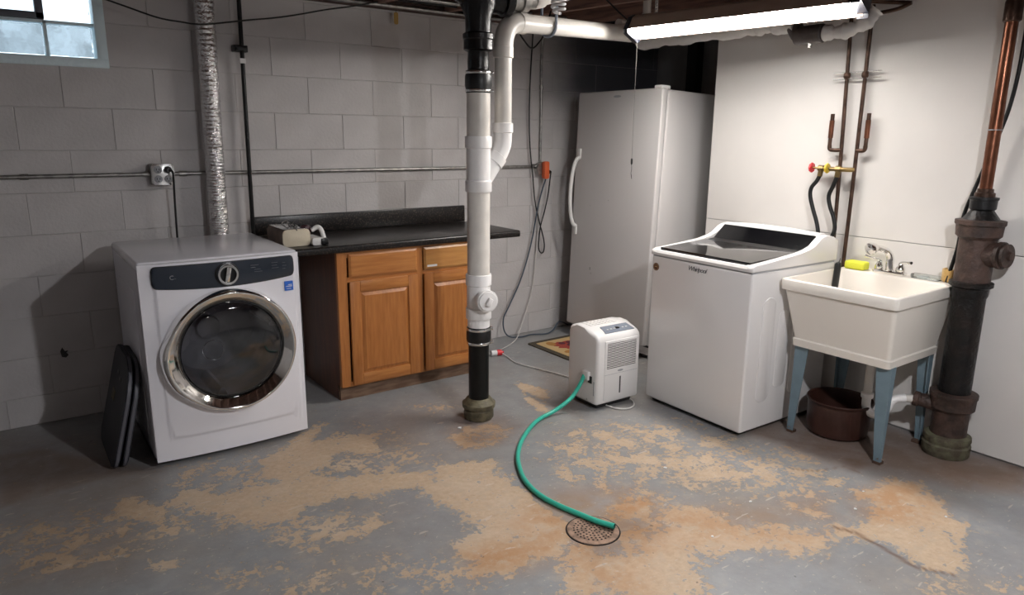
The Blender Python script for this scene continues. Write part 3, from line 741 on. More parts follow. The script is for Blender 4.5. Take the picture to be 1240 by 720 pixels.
# ================================================================ CONDUIT, OUTLETS, CABLES ON THE BACK WALL
zc = 1.246
cd = thing('wall_conduit', 'grey metal conduit running level along the painted block wall', 'conduit', (-2.0, 4.148, zc))
bm = BM(); cyl(bm, (0, 0, 0), (2.66, 0, 0), .0105, 14); obj('pipe', bm, M_steel, cd)
bm = BM(); cyl(bm, (2.765, 0, 0), (5.19, 0, -.004), .0105, 14); obj('pipe', bm, M_steel, cd)
for x in (2.095, 2.63, 2.80, 5.16):
    bm = BM(); cyl(bm, (x, 0, 0), (x+.035, 0, 0), .0145, 14); obj('coupling', bm, M_steel, cd)
v = thing('riser_conduit', 'thin grey vertical conduit rising from the orange adapter to ceiling', 'conduit', (3.235, 4.148, 1.28))
bm = BM(); tube(bm, [(0, 0, 0), (0, 0, .4), (0, 0, .80), (.01, -.03, .86), (.04, -.10, .92)], .0095, 12, 5); obj('pipe', bm, M_steel, v)
bm = BM(); cyl(bm, (0, 0, .50), (0, 0, .53), .014, 12); obj('coupling', bm, M_steel, v)
ob = thing('outlet_box', 'square grey metal four-socket outlet box on block wall above dryer', 'outlet', (.712, 4.150, zc))
bm = BM(); box(bm, -.055, .055, -.045, .006, -.055, .055, .004); obj('box', bm, M_steel, ob)
bm = BM(); prism(bm, [(-.055, -.042), (-.042, -.055), (.042, -.055), (.055, -.042), (.055, .042), (.042, .055), (-.042, .055), (-.055, .042)], 'y', -.051, -.045, bev=.001); obj('cover_plate', bm, M_band, ob)
for sx in (-.024, .024):
    for sz in (-.024, .024):
        bm = BM(); lathe(bm, (sx, -.0505, sz), (0, -1, 0), [(.0195, 0), (.0195, .004), (.018, .005)], 20); so = obj('socket', bm, M_print_grey, ob)
        bm = BM(); box(bm, sx-.008, sx-.005, -.0565, -.055, sz-.003, sz+.007); box(bm, sx+.005, sx+.008, -.0565, -.055, sz-.003, sz+.006); cyl(bm, (sx, -.055, sz-.010), (sx, -.0565, sz-.010), .003, 8); obj('slot', bm, M_black, so, 0)['kind'] = 'stuff'
pc = thing('dryer_power_cord', 'black power cord hanging from the four-socket outlet behind dryer', 'cord', (.736, 4.09, 1.27))
bm = BM(); lathe(bm, (0, .006, 0), (0, -1, 0), [(.017, 0), (.017, .022), (.011, .034)], 16); obj('plug', bm, M_black, pc)
bm = BM(); tube(bm, [(0, -.026, 0), (.014, -.034, -.01), (.018, -.022, -.05), (.016, -.005, -.2), (.012, 0, -.45), (.014, 0, -.62)], .0055, 10, 6); obj('cord', bm, M_black, pc)

bm = BM(); tube(bm, [(.47, 3.98, 2.075), (.597, 3.985, 2.041), (.737, 3.985, 2.003), (.84, 3.985, 1.993), (.946, 3.985, 1.991), (1.173, 3.985, 2.033), (1.30, 3.985, 2.055), (1.439, 4.0, 2.087), (1.60, 4.02, 2.13), (1.777, 4.03, 2.17), (1.95, 4.03, 2.215)], .0042, 8, 6)
tag(obj('ceiling_cable', bm, M_cable), 'thin black cable sagging across block wall from window to ceiling', 'cable')
oa = thing('orange_adapter', 'orange outlet adapter on round metal box on the block wall', 'adapter', (3.235, 4.152, 1.225))
bm = BM(); lathe(bm, (0, .002, 0), (0, -1, 0), [(.052, 0), (.052, .035), (.050, .038)], 8); obj('round_box', bm, M_steel, oa)
bm = BM(); prism(bm, rrect(-.022, .022, -.070, .055, .014, 4), 'y', -.075, -.038, bev=.005); o = obj('adapter_body', bm, M_orange, oa); o.location = (.012, 0, 0)
bm = BM(); lathe(bm, (.030, -.055, -.02), (1, -.3, -.1), [(.014, 0), (.014, .018), (.007, .030)], 14); obj('plug', bm, M_black, oa)
for n_, lab, pts, r, m_ in (
    ('hanging_cable', 'black cord dropping from ceiling and looping below the orange adapter', [(3.14, 4.13, 2.17), (3.121, 4.131, 1.82), (3.118, 4.131, 1.57), (3.13, 4.131, 1.36), (3.155, 4.131, 1.19), (3.175, 4.125, 1.0), (3.21, 4.12, .86), (3.262, 4.12, .70), (3.262, 4.12, .622), (3.235, 4.12, .610), (3.212, 4.12, .66), (3.222, 4.115, .80), (3.255, 4.11, .92), (3.285, 4.11, 1.04), (3.292, 4.10, 1.15), (3.278, 4.075, 1.198)], .0048, M_cable),
    ('slate_cord', 'slate grey cord sweeping from adapter down to floor by the fridge', [(3.245, 4.09, 1.155), (3.228, 4.11, 1.07), (3.20, 4.12, .95), (3.149, 4.12, .713), (3.10, 4.12, .55), (3.03, 4.11, .40), (2.93, 4.10, .24), (2.885, 4.10, .16), (2.885, 4.09, .07), (2.93, 4.08, .018), (3.02, 4.06, .008), (3.12, 4.07, .008), (3.22, 4.02, .010), (3.27, 4.0, .035), (3.34, 4.03, .075), (3.42, 4.08, .06), (3.5, 4.10, .02)], .0052, M_navy),
    ('white_cord', 'thin white cord hanging down block wall beside the slate cord', [(3.240, 4.105, 1.155), (3.225, 4.135, .9), (3.205, 4.135, .647), (3.18, 4.13, .40), (3.12, 4.12, .22), (3.04, 4.09, .08), (2.95, 4.03, .010), (2.80, 3.93, .006), (2.64, 3.86, .006), (2.50, 3.83, .006)], .0035, M_whitecord)):
    bm = BM(); tube(bm, pts, r, 8, 6); tag(obj(n_, bm, m_), lab, 'cord')
hc = thing('extension_cord', 'white extension cord with red-tipped plug on floor behind drain stack', 'cord', (2.60, 3.80, 0))
bm = BM(); tube(bm, [(.05, -.015, .02), (.055, -.08, .006), (.03, -.20, .006), (.06, -.34, .006), (.11, -.52, .006), (.15, -.68, .006), (.22, -.86, .006)], .0045, 8, 6); obj('cord', bm, M_whitecord, hc)
bm = BM(); cyl(bm, (-.02, .01, .022), (.02, 0, .022), .019, 16); obj('plug', bm, M_stw, hc)
bm = BM(); cyl(bm, (.02, 0, .022), (.052, -.01, .022), .020, 16); cyl(bm, (.052, -.01, .022), (.064, -.02, .022), .010, 12); obj('red_tip', bm, M_red, hc)
tg = thing('paper_tag', 'small yellowed tag hanging below ceiling sill on block wall', 'tag', (2.09, 4.12, 2.185))
bm = BM(); prism(bm, rrect(-.014, .014, -.075, -.005, .010, 3), 'y', 0, .003); obj('tag', bm, M_tag, tg)
bm = BM(); tube(bm, [(0, 0, -.01), (0, 0, .04), (.005, 0, .06)], .0015, 6, 3); obj('string', bm, M_black, tg)
# ================================================================ WHITE DRAIN STACK
PX, PY = 1.930, 2.965
ds = thing('drain_stack', 'tall white plastic drain stack with wye branch, black fittings above and below', 'drain pipe', (PX, PY, 0))
def part(name, prof, m, parent=ds, z=0, n=32, ax=(0, 0, 1), base=(0, 0, 0), label=None):
    bm = BM(); lathe(bm, (base[0], base[1], base[2]+z), ax, prof, n); return obj(name, bm, m, parent, 35, label)
part('floor_hub', [(.070, 0), (.078, .012), (.078, .052), (.072, .060), (.086, .066), (.088, .088), (.078, .094), (.066, .112), (.056, .116)], M_hub)
part('lower_pipe', [(.053, .10), (.053, .44)], M_abs)
rc_ = part('rubber_coupling', [(.056, .405), (.061, .410), (.061, .425), (.064, .435), (.064, .475), (.061, .485), (.061, .498), (.056, .502)], M_blackmatte)
for z in (.411, .483):
    b_ = part('steel_band', [(.0622, 0), (.0635, .002), (.0635, .011), (.0622, .013)], M_band, rc_, z)
    bm = BM(); box(bm, -.012, .012, -.075, -.060, z-.001, z+.014, .002); o = obj('band_screw', bm, M_band, rc_); o.rotation_euler.z = 1.0
part('lower_pvc', [(.057, .49), (.057, .56)], M_pvc)
tee = part('cleanout_tee', [(.064, .545), (.0655, .548), (.0655, .598), (.060, .604), (.060, .715), (.0655, .721), (.0655, .772), (.064, .775)], M_pvc)
bm = BM(); lathe(bm, (0, -.030, .652), (-.19, -1, .02), [(.048, 0), (.048, .045), (.056, .052), (.056, .075), (.054, .078), (.050, .078), (.050, .072)], 36); obj('cleanout_hub', bm, M_pvc, tee)
cp_ = part('cleanout_plug', [(.049, 0), (.049, .010), (.046, .013)], M_pvc, tee, ax=(-.19, -1, .02), base=(-.0135, -.101, .6535))
bm = BM(); box(bm, -.012, .012, -.022, 0, -.020, .020, .003); o = obj('square_boss', bm, M_pvc, tee); o.location = (-.016, -.114, .654); o.rotation_euler = (0, .5, -.19)
part('main_pipe', [(.057, .76), (.057, 1.20)], M_pvcy)
wye = part('wye', [(.064, 1.188), (.0655, 1.191), (.0655, 1.240), (.060, 1.246), (.060, 1.395), (.0655, 1.400), (.0655, 1.452), (.064, 1.455)], M_pvc)
bm = BM(); tube(bm, [(.0, 0, 1.215), (.055, 0, 1.285), (.092, 0, 1.335)], .046, 28, 4); obj('wye_arm', bm, M_pvc, wye)
part('elbow_collar', [(.047, 0), (.0505, .003), (.0505, .048), (.047, .050)], M_pvc, wye, ax=(.66, 0, .75), base=(.082, 0, 1.322))
bm = BM(); tube(bm, [(.110, 0, 1.355), (.128, 0, 1.385), (.142, 0, 1.42), (.145, 0, 1.47), (.145, 0, 1.485)], .0455, 28, 6); obj('lower_elbow', bm, M_pvc, wye)
part('elbow_collar', [(.047, 0), (.0505, .003), (.0505, .046), (.047, .048)], M_pvc, wye, 1.472, base=(.145, 0, 0))
part('upper_pvc', [(.057, 1.44), (.057, 1.675)], M_pvcy)
part('branch_pipe', [(.0425, 1.50), (.0425, 1.86)], M_pvcy, base=(.145, 0, 0))
el = part('elbow_collar', [(.047, 0), (.0495, .003), (.0495, .050), (.047, .052)], M_pvcy, ds, 1.825, base=(.145, 0, 0))
bm = BM(); tube(bm, [(.145, 0, 1.86), (.146, 0, 1.89), (.153, 0, 1.93), (.172, .002, 1.965), (.205, .004, 1.988), (.245, .008, 1.995), (.27, .012, 1.997)], .0475, 28, 6); obj('upper_elbow', bm, M_pvcy, ds)
hd = Vector((1, .20, .050)).normalized(); hb = Vector((.235, .008, 1.996))
bm = BM(); cyl(bm, hb, hb + hd*.045, .0505, 28); obj('elbow_collar', bm, M_pvcy, ds)
bm = BM(); cyl(bm, hb, hb + hd*.98, .0445, 28); obj('overhead_pipe', bm, M_pvcy, ds)
rc2 = part('rubber_coupling', [(.056, 1.655), (.061, 1.660), (.061, 1.675), (.065, 1.690), (.065, 1.730), (.061, 1.745), (.061, 1.757), (.052, 1.762)], M_blackmatte)
for z in (1.661, 1.743):
    part('steel_band', [(.0622, 0), (.0635, .002), (.0635, .010), (.0622, .012)], M_band, rc2, z)
    bm = BM(); box(bm, -.012, .012, -.075, -.060, z-.001, z+.013, .002); o = obj('band_screw', bm, M_band, rc2); o.rotation_euler.z = 1.1
part('iron_neck', [(.050, 1.75), (.052, 1.80), (.050, 1.84), (.058, 1.855)], M_blackpipe)
part('iron_hub', [(.058, 1.845), (.070, 1.852), (.070, 1.895), (.074, 1.90), (.074, 1.922), (.066, 1.928)], M_blackpipe)
part('iron_tee', [(.060, 1.92), (.062, 2.0), (.085, 2.05), (.09, 2.12), (.075, 2.17), (.06, 2.30)], M_blackpipe)
bm = BM(); tube(bm, [(0, 0, 2.09), (.09, -.01, 2.085), (.17, -.02, 2.09)], .066, 24, 4); lathe(bm, (.12, -.015, 2.088), (1, -.12, .05), [(.070, 0), (.078, .005), (.078, .04), (.070, .045)], 24); obj('iron_side_arm', bm, M_blackpipe, ds)
bm = BM(); tube(bm, [(0, 0, 2.10), (-.05, .01, 2.11), (-.09, .02, 2.13)], .068, 24, 4); obj('iron_side_boss', bm, M_blackpipe, ds)
bm = BM(); lathe(bm, (.17, -.02, 2.092), (1, -.10, .10), [(.050, 0), (.050, .05), (.058, .055), (.058, .09), (.046, .095), (.046, .14)], 24); obj('steel_connector', bm, M_steel, ds)
bm = BM(); lathe(bm, (.285, -.035, 2.115), (1, .05, .25), [(.055, 0), (.060, .01), (.060, .06), (.05, .065), (.045, .5)], 24); obj('white_upper_pipe', bm, M_pvcy, ds)
# hanger strap round the overhead pipe
hx = hb + hd*.235
bm = BM(); u_, v_ = frame_of(hd); pts = [hx + Vector((0, 0, -1))*math.cos(t)*.052 + Vector((-.13, 1, 0)).normalized()*math.sin(t)*.052 for t in [math.radians(a) for a in range(-95, 96, 15)]]
pts = [Vector((pts[0].x, pts[0].y, 2.205))] + pts + [Vector((pts[-1].x, pts[-1].y, 2.205))]
tube(bm, pts, .0075, 8, 2); obj('pipe_hanger', bm, M_dispblue, ds)

bm = BM(); tube(bm, [(2.56, 3.6, 2.20), (2.60, 3.6, 2.10), (2.665, 3.6, 2.02), (2.73, 3.6, 1.975), (2.79, 3.6, 2.02), (2.83, 3.6, 2.08), (2.87, 3.6, 2.20)], .005, 8, 6)
tag(obj('looped_cable', bm, M_cable), 'short black cable drooping in a loop below the overhead white pipe', 'cable')
# spiral bulb in a ceiling socket
cf = thing('spiral_bulb', 'unlit white spiral bulb hanging in a ceiling socket above white pipe', 'light bulb', (2.115, 2.60, 2.0))
bm = BM(); n = 64; tube(bm, [(math.cos(t*8*PI/n*1.0)*(.012+.016*min(1, t/12)), math.sin(t*8*PI/n)*(.012+.016*min(1, t/12)), -.010 + .078*t/n) for t in range(n+1)], .0068, 8, 1); obj('spiral', bm, M_stw, cf)
bm = BM(); lathe(bm, (0, 0, .068), (0, 0, 1), [(.022, 0), (.027, .01), (.024, .05), (.014, .055), (.014, .08)], 20); obj('bulb_base', bm, M_plastic_w, cf)
bm = BM(); lathe(bm, (0, 0, .14), (0, 0, 1), [(.026, 0), (.030, .02), (.05, .05), (.055, .075)], 20); obj('socket', bm, M_plastic_w, cf)
bm = BM(); box(bm, -.08, .08, -.08, .08, .205, .42); obj('socket_block', bm, M_wood_dark, cf, 0)

# ================================================================ FRIDGE (leans back a little)
fr = thing('upright_freezer', 'tall white upright freezer with long curved handle in the corner', 'freezer', (3.352, 3.160, .030), (0, math.radians(2.2), 0))
FH = 1.735
bm = BM(); box(bm, .055, .70, 0, .79, .02, FH-.012, .012, 3); obj('cabinet', bm, M_fridge, fr)
bm = BM(); box(bm, .046, .056, .012, .778, .075, FH-.016); obj('gasket', bm, M_print_grey, fr, 0)
bm = BM(); box(bm, .0, .047, .0, .79, .070, FH-.006, .012, 4); fd = obj('door', bm, M_fridge, fr)
bm = BM(); box(bm, .062, .08, .01, .78, .0, .06); obj('kick_plate', bm, M_fridge, fr)
bm = BM(); box(bm, .05, .062, .0, .79, .055, .068); box(bm, .07, .62, .03, .76, .004, .02); obj('base_gap', bm, M_black, fr, 0)
for x, y in ((.09, .06), (.09, .73), (.62, .06), (.62, .73)):
    bm = BM(); cyl(bm, (x, y, -.026 if x < .3 else -.005), (x, y, .03), .02, 12); obj('foot', bm, M_black, fr)
bm = BM(); pts = [(0, .742, 1.285), (-.028, .745, 1.265), (-.048, .75, 1.20), (-.060, .752, 1.08), (-.060, .752, .98), (-.048, .75, .88), (-.028, .745, .815), (0, .742, .795)]
tube(bm, pts, .0135, 12, 6); hd_ = obj('handle', bm, M_plastic_w, fd)
bm = BM(); box(bm, -.010, .003, .728, .757, 1.285, 1.345, .005); box(bm, -.010, .003, .728, .757, .735, .795, .005); obj('handle_mount', bm, M_plastic_w, hd_)
bm = BM(); prism(bm, [(.40+.035*math.cos(t*PI/12), 1.69+.008*math.sin(t*PI/12)) for t in range(24)], 'x', -.002, .002); obj('badge', bm, M_print_grey, fd, label='small grey oval badge')
bm = BM(); box(bm, .0, .085, .015, .075, FH-.010, FH+.012, .005); obj('hinge_cap', bm, M_plastic_w, fr)
bm = BM()
for y_, z_, s in ((.56, .50, .02), (.55, .47, .012), (.60, .95, .006), (.42, 1.0, .007)): box(bm, -.0006, .001, y_, y_+s*.4, z_, z_+s)
obj('scuff', bm, M_steel, fd, 0)['kind'] = 'stuff'

# ================================================================ MAT
mt = thing('door_mat', 'small rectangular mat with dark border and red rooster-like motif on floor', 'mat', (2.955, 3.905, 0), (0, 0, math.radians(0)))
mt['label'] = 'small tan mat with dark border and dark red motif on floor before freezer'
bm = BM(); prism(bm, rrect(0, .50, -.47, .0, .02, 3), 'z', 0, .008); obj('border', bm, M_matedge, mt)
bm = BM(); prism(bm, rrect(.045, .455, -.425, -.045, .012, 3), 'z', .007, .010); obj('field', bm, M_tan, mt)
bm = BM()
for cx, cy, rx, ry in ((.22, -.20, .10, .09),): prism(bm, [(cx+rx*math.cos(t*PI/10)*(1+.18*math.sin(3*t)), cy+ry*math.sin(t*PI/10)*(1+.15*math.cos(2*t))) for t in range(20)], 'z', .0095, .0112)
obj('red_motif', bm, M_matred, mt)
bm = BM()
for cx, cy, r in ((.24, -.22, .040), (.27, -.16, .032), (.20, -.15, .026), (.28, -.25, .025)): prism(bm, [(cx+r*math.cos(t*PI/8), cy+r*math.sin(t*PI/8)) for t in range(16)], 'z', .011, .0122)
obj('plum_motif', bm, M_matpurple, mt)
bm = BM()
for cx, cy, rx, ry in ((.13, -.12, .035, .05), (.13, -.33, .05, .03), (.36, -.14, .04, .05), (.34, -.35, .06, .03)): prism(bm, [(cx+rx*math.cos(t*PI/8), cy+ry*math.sin(t*PI/8)) for t in range(16)], 'z', .0095, .0108)
obj('ochre_motif', bm, M_matochre, mt)

# ================================================================ DEHUMIDIFIER
de = thing('dehumidifier', 'small white dehumidifier with slatted grille standing on floor before washer', 'dehumidifier', (2.492, 2.668, 0), (0, 0, math.radians(-1.5)))
DWd, DDp = .315, .25
bm = BM()   # body: side profile extruded in x, with domed top
prof = [(0, .030), (0, .385), (.006, .405), (.022, .420), (.06, .436), (.12, .448), (.18, .450), (.225, .444), (.243, .430), (.25, .41), (.25, .030)]
prism(bm, prof, 'x', 0, DWd)
es = [e for e in bm.edges if len(e.link_faces) == 2 and (len(e.link_faces[0].verts) > 4) != (len(e.link_faces[1].verts) > 4)]
es += [e for e in bm.edges if abs(e.verts[0].co.x-e.verts[1].co.x) > .1 and all(v.co.z < .04 for v in e.verts)]
bmesh.ops.bevel(bm, geom=es, offset=.020, segments=5, affect='EDGES', profile=.5, clamp_overlap=True)
db = obj('body', bm, M_dehum, de, 50)
bm = BM(); box(bm, .052, DWd-.022, -.004, .004, .052, .388, .004, 2); fp = obj('front_panel', bm, M_dehum, de)
bm = BM()
for i in range(16):
    z = .232 + i*.0092; box(bm, .068, DWd-.038, -.0052, -.001, z, z+.0034)
obj('grille_slots', bm, M_grille, fp, 0)['kind'] = 'stuff'
bm = BM()
for i in range(15):
    z = .232 + .0034 + i*.0092; box(bm, .068, DWd-.038, -.0068, -.003, z+.0008, z+.0050, .0008, 1)
obj('grille_slats', bm, M_dehum, fp, 30)['kind'] = 'stuff'
bm = BM(); prism(bm, [(.165+.020*math.cos(t*PI/10), .212+.006*math.sin(t*PI/10)) for t in range(20)], 'y', -.0058, -.003); obj('badge', bm, M_print_grey, fp)
bm = BM(); box(bm, .162, .171, -.0054, -.003, .080, .178, .002, 1); obj('water_window', bm, M_grille, fp)
bm = BM(); box(bm, .052, DWd-.022, -.0045, -.003, .1975, .1990); obj('tank_seam', bm, M_print_grey, fp, 0)
# sloped display on top front
bm = BM()
P_ = [(.075, .026, .4235), (.285, .026, .4235), (.275, .085, .4440), (.085, .085, .4440)]
a = [bm.verts.new((x, y, z-.004)) for x, y, z in P_]; b_ = [bm.verts.new((x, y, z+.0022)) for x, y, z in P_]
bridge(bm, a, b_); bm.faces.new(b_); bm.faces.new(a[::-1]); dp = obj('display', bm, M_dispblue, de, 0)
bm = BM()
for x in (.105, .13, .155, .215, .24): box(bm, x, x+.012, .048, .056, .434, .4365)
obj('display_marks', bm, M_stw, dp, 0)['kind'] = 'stuff'
bm = BM(); box(bm, .172, .195, .045, .068, .434, .440, .003); obj('display_button', bm, M_black, dp)
bm = BM()
for i in range(7): box(bm, .05+.028*i, .05+.028*i+.02, .12, .20, .448, .4512, .001, 1)
obj('top_vent', bm, M_plastic_w, de)['kind'] = 'stuff'
bm = BM()
box(bm, .03, DWd-.03, .03, DDp-.03, .004, .032, .004); ob2 = obj('base', bm, M_black, de)
bm = BM()
box(bm, .0-.0012, .004, .018, .026, .085, .165, .001); cyl(bm, (.002, .075, .052), (-.0012, .075, .052), .005, 10); obj('side_marks', bm, M_print_grey, de)
pb = (lambda b: (box(b, -.016, .004, .055, .105, .165, .215, .004), b)[1])(BM()); po = obj('hose_port', pb, M_plastic_w, de)
bm = BM(); box(bm, -.004, .001, .038, .070, .150, .190, .002); obj('port_recess', bm, M_black, de)
bm = BM(); tube(bm, [(.10, .05, .008), (.12, -.03, .006), (.17, -.068, .006), (.23, -.055, .006), (.275, .0, .006), (.285, .05, .008)], .0045, 8, 6); obj('drip_cord', bm, M_whitecord, de)

# green hose to the floor drain
hs = thing('drain_hose', 'green hose running from dehumidifier side to the round floor drain', 'hose', (2.475, 2.765, 0))
HP = [(2.488,2.764,.186), (2.447,2.746,.150), (2.421,2.750,.112), (2.374,2.746,.075), (2.283,2.755,.030), (2.178,2.747,.0125), (2.089,2.702,.0115), (1.974,2.618,.0115), (1.880,2.532,.0115), (1.789,2.421,.0115), (1.715,2.288,.0115), (1.682,2.192,.0115), (1.669,2.095,.0115), (1.678,1.998,.0115), (1.700,1.897,.013), (1.716,1.810,.018), (1.744,1.739,.020)]
HP = [(x-2.475, y-2.765, z) for x, y, z in HP]
bm = BM(); tube(bm, HP, .0110, 14, 6, cap=False); obj('hose', bm, M_hose, hs)
e1, e0 = Vector(HP[-1]), Vector(HP[-2]); dd = (e1-e0).normalized()
bm = BM(); lathe(bm, e1-dd*.03, dd, [(.0085, 0), (.0085, .0305)], 14, cap=(True, False)); lathe(bm, e1, dd, [(.011, 0), (.0085, .0004)], 14, cap=(False, False)); obj('hose_bore', bm, M_hose_in, hs)
# floor drain cover
dc = thing('drain_cover', 'round rusty perforated metal drain cover set in the floor', 'drain cover', (1.680, 1.788, 0))
bm = BM(); lathe(bm, (0, 0, .0005), (0, 0, 1), [(.0995, 0), (.0985, .003), (.088, .0055), (.084, .0045), (.0005, .005)], 48, cap=(True, False)); obj('plate', bm, M_rustplate, dc)
bm = BM()
for r, n in ((.012, 6), (.028, 12), (.044, 18), (.060, 24), (.073, 28)):
    for i in range(n):
        t = 2*PI*i/n + r*30; x, y = r*math.cos(t), r*math.sin(t)
        q = [bm.verts.new((x+.0042*math.cos(t+a*PI/4+PI/8), y+.0042*math.sin(t+a*PI/4+PI/8), .0063)) for a in range(8)]; bm.faces.new(q)
obj('holes', bm, M_hole, dc, 0)['kind'] = 'stuff'
bm = BM(); lathe(bm, (0, 0, .0003), (0, 0, 1), [(.1045, 0), (.1035, .0022), (.099, .0018)], 48, cap=(False, False)); obj('rim_gap', bm, M_hole, dc)

# ================================================================ WASHER
wa = thing('washing_machine', 'white top-loading washing machine with black glass lid and console', 'washing machine', (2.848, 2.004, 0), (0, 0, math.radians(-1.2)))
WW, WD = .655, .68     # local: x = depth from front, y = width
bm = BM(); box(bm, 0, WD, 0, WW, .022, .832, .012, 4); obj('cabinet', bm, M_washer, wa)
bm = BM()   # pressed relief on the visible side
for (x0, x1, z0, z1) in ((.10, .20, .16, .70), (.36, .46, .16, .70)): prism(bm, [(x, z) for x, z in rrect(x0, x1, z0, z1, .045, 6)], 'y', -.0035, .004, bev=.003)
prism(bm, rrect(.235, .325, .22, .62, .03, 6), 'y', -.0028, .004, bev=.0025)
obj('side_relief', bm, M_washer, wa)
bm = BM(); box(bm, .03, WD-.03, .03, WW-.03, .004, .024); obj('base', bm, M_black, wa, 0)
bm = BM(); box(bm, .004, WD-.004, .004, WW-.004, .828, .838); obj('seam', bm, M_print_grey, wa, 0)
top = [(-.006, .838), (-.008, .852), (.0, .866), (.02, .872), (.20, .884), (.36, .898), (.43, .905), (.475, .925), (.53, .962), (.55, .972), (.59, .975), (.64, .965), (WD+.004, .945), (WD+.004, .838)]
deck = [(-.006, .838), (-.008, .852), (.0, .864), (.02, .868), (.20, .876), (.36, .884), (.455, .890), (.50, .925), (.528, .950), (.55, .960), (.59, .966), (.64, .958), (WD+.002, .940), (WD+.002, .838)]
bm = BM(); prism(bm, deck, 'y', .03, WW-.03); obj('deck', bm, M_washer, wa, 30)
for y0, y1 in ((-.004, .034), (WW-.034, WW+.004)):
    bm = BM(); prism(bm, top, 'y', y0, y1, bev=.006); obj('console_side', bm, M_washer, wa, 50)
# gently arched cap above the console
bm = BM()
rows = []
for i in range(17):
    t = i/16; y = .03 + (WW-.06)*t; h = .010*(1-(2*t-1)**2)
    rows.append([bm.verts.new((x, y, z+h)) for x, z in ((.545, .958), (.552, .976), (.562, .982), (.60, .980), (.65, .960), (.65, .93), (.545, .93))])
for a, b in zip(rows, rows[1:]): bridge(bm, a, b)
bm.faces.new(rows[0]); bm.faces.new(rows[-1]); obj('console_cap', bm, M_washer, wa, 40)
def slab_xz(p0, p1, th, y0, y1, m, name, parent, bev=.003):
    (x0, z0), (x1, z1) = p0, p1; n = Vector((-(z1-z0), x1-x0)).normalized()*th
    bm = BM(); prism(bm, [(x0, z0), (x1, z1), (x1+n.x, z1+n.y), (x0+n.x, z0+n.y)], 'y', y0, y1, bev=bev); return obj(name, bm, m, parent, 40)
lid = slab_xz((.022, .8695), (.385, .8870), .009, .037, WW-.037, M_lidglass, 'lid', wa)
bm = BM(); prism(bm, [(.012, .864), (.026, .868), (.026, .874), (.012, .870)], 'y', .05, WW-.05); obj('lid_handle_lip', bm, M_black, lid)
slab_xz((.388, .886), (.452, .893), .008, .037, WW-.037, M_black, 'hinge_strip', wa, .002)
con = slab_xz((.452, .892), (.543, .965), .008, .036, WW-.036, M_consoleglass, 'console_panel', wa, .003)
# tiny light marks on the console
nrm = Vector((-(.951-.893), .530-.455)).normalized()
bm = BM()
for (t, ys) in ((.72, [.10, .14, .18, .22, .26, .38, .42, .46, .50, .54]), (.55, [.12, .16, .20, .40, .44, .48, .52, .56]), (.30, [.09, .30, .34, .50])):
    for y in ys:
        x = .455+.075*t + nrm.x*.0085; z = .893+.058*t + nrm.y*.0085
        box(bm, x-.0012, x+.0012, y, y+.014, z-.0008, z+.0010)
obj('console_print', bm, mat('console_print_dim', (.05, .05, .055), .5), con, 0)
text_mesh('script_lettering', 'Whirlpool', .034, mat('logo_ink', (.12, .12, .13), .4), wa, (-.0012, .338, .800), (PI/2, 0, -PI/2), .0006, shear=.35, spacing=.85)
bm = BM(); lathe(bm, (.001, .622, .772), (-1, 0, 0), [(.021, 0), (.021, .0022)], 24); rs = obj('round_sticker', bm, M_iron, wa, label='small round dark red sticker')
rs.data.materials.clear(); rs.data.materials.append(mat('sticker_maroon', (.09, .022, .018), .4))
bm = BM(); lathe(bm, (-.0013, .622, .772), (-1, 0, 0), [(.0175, 0), (.0175, .0005), (.0155, .0005), (.0155, 0)], 24, cap=(False, False)); box(bm, -.0018, -.001, .612, .632, .770, .774); box(bm, -.0018, -.001, .615, .629, .778, .780); obj('sticker_print', bm, M_tan, rs, 0)
bm = BM(); cyl(bm, (.60, .40, .975), (.60, .40, .992), .012, 12); obj('hose_hook', bm, M_print_grey, wa)

# ================================================================ UTILITY SINK
SX, SY = 3.030, 1.412
sk = thing('utility_sink', 'cream plastic laundry sink on blue-grey metal legs beside washing machine', 'sink', (SX, SY, 0))
sw_, sd_ = .565, .598     # y width, x depth
def rr3(bm, x0, x1, y0, y1, r, z, n=5): return [bm.verts.new((x, y, z)) for x, y in rrect(x0, x1, y0, y1, r, n)]
bm = BM()
L_ = [rr3(bm, .085, .525, .045, sw_-.05, .02, .462), rr3(bm, .078, .530, .040, sw_-.045, .02, .462), rr3(bm, .072, .533, .036, sw_-.042, .02, .497), rr3(bm, .080, .528, .042, sw_-.048, .02, .503),
      rr3(bm, .018, .585, .014, sw_-.014, .022, .742), rr3(bm, .004, .596, .002, sw_-.002, .022, .748), rr3(bm, .0, .598, .0, sw_, .022, .795), rr3(bm, .004, .596, .004, sw_-.004, .020, .800),
      rr3(bm, .018, .490, .018, sw_-.018, .020, .800), rr3(bm, .022, .486, .022, sw_-.022, .020, .793), rr3(bm, .100, .450, .070, sw_-.075, .04, .52), rr3(bm, .13, .42, .10, sw_-.10, .04, .51)]
for a, b in zip(L_, L_[1:]): bridge(bm, a, b)
bm.faces.new(L_[-1])
obj('basin', bm, M_tub, sk, 50)
bm = BM(); prism(bm, rrect(.495, .592, .012, sw_-.012, .012, 4), 'z', .795, .8035, bev=.003); obj('faucet_ledge', bm, M_tub, sk)
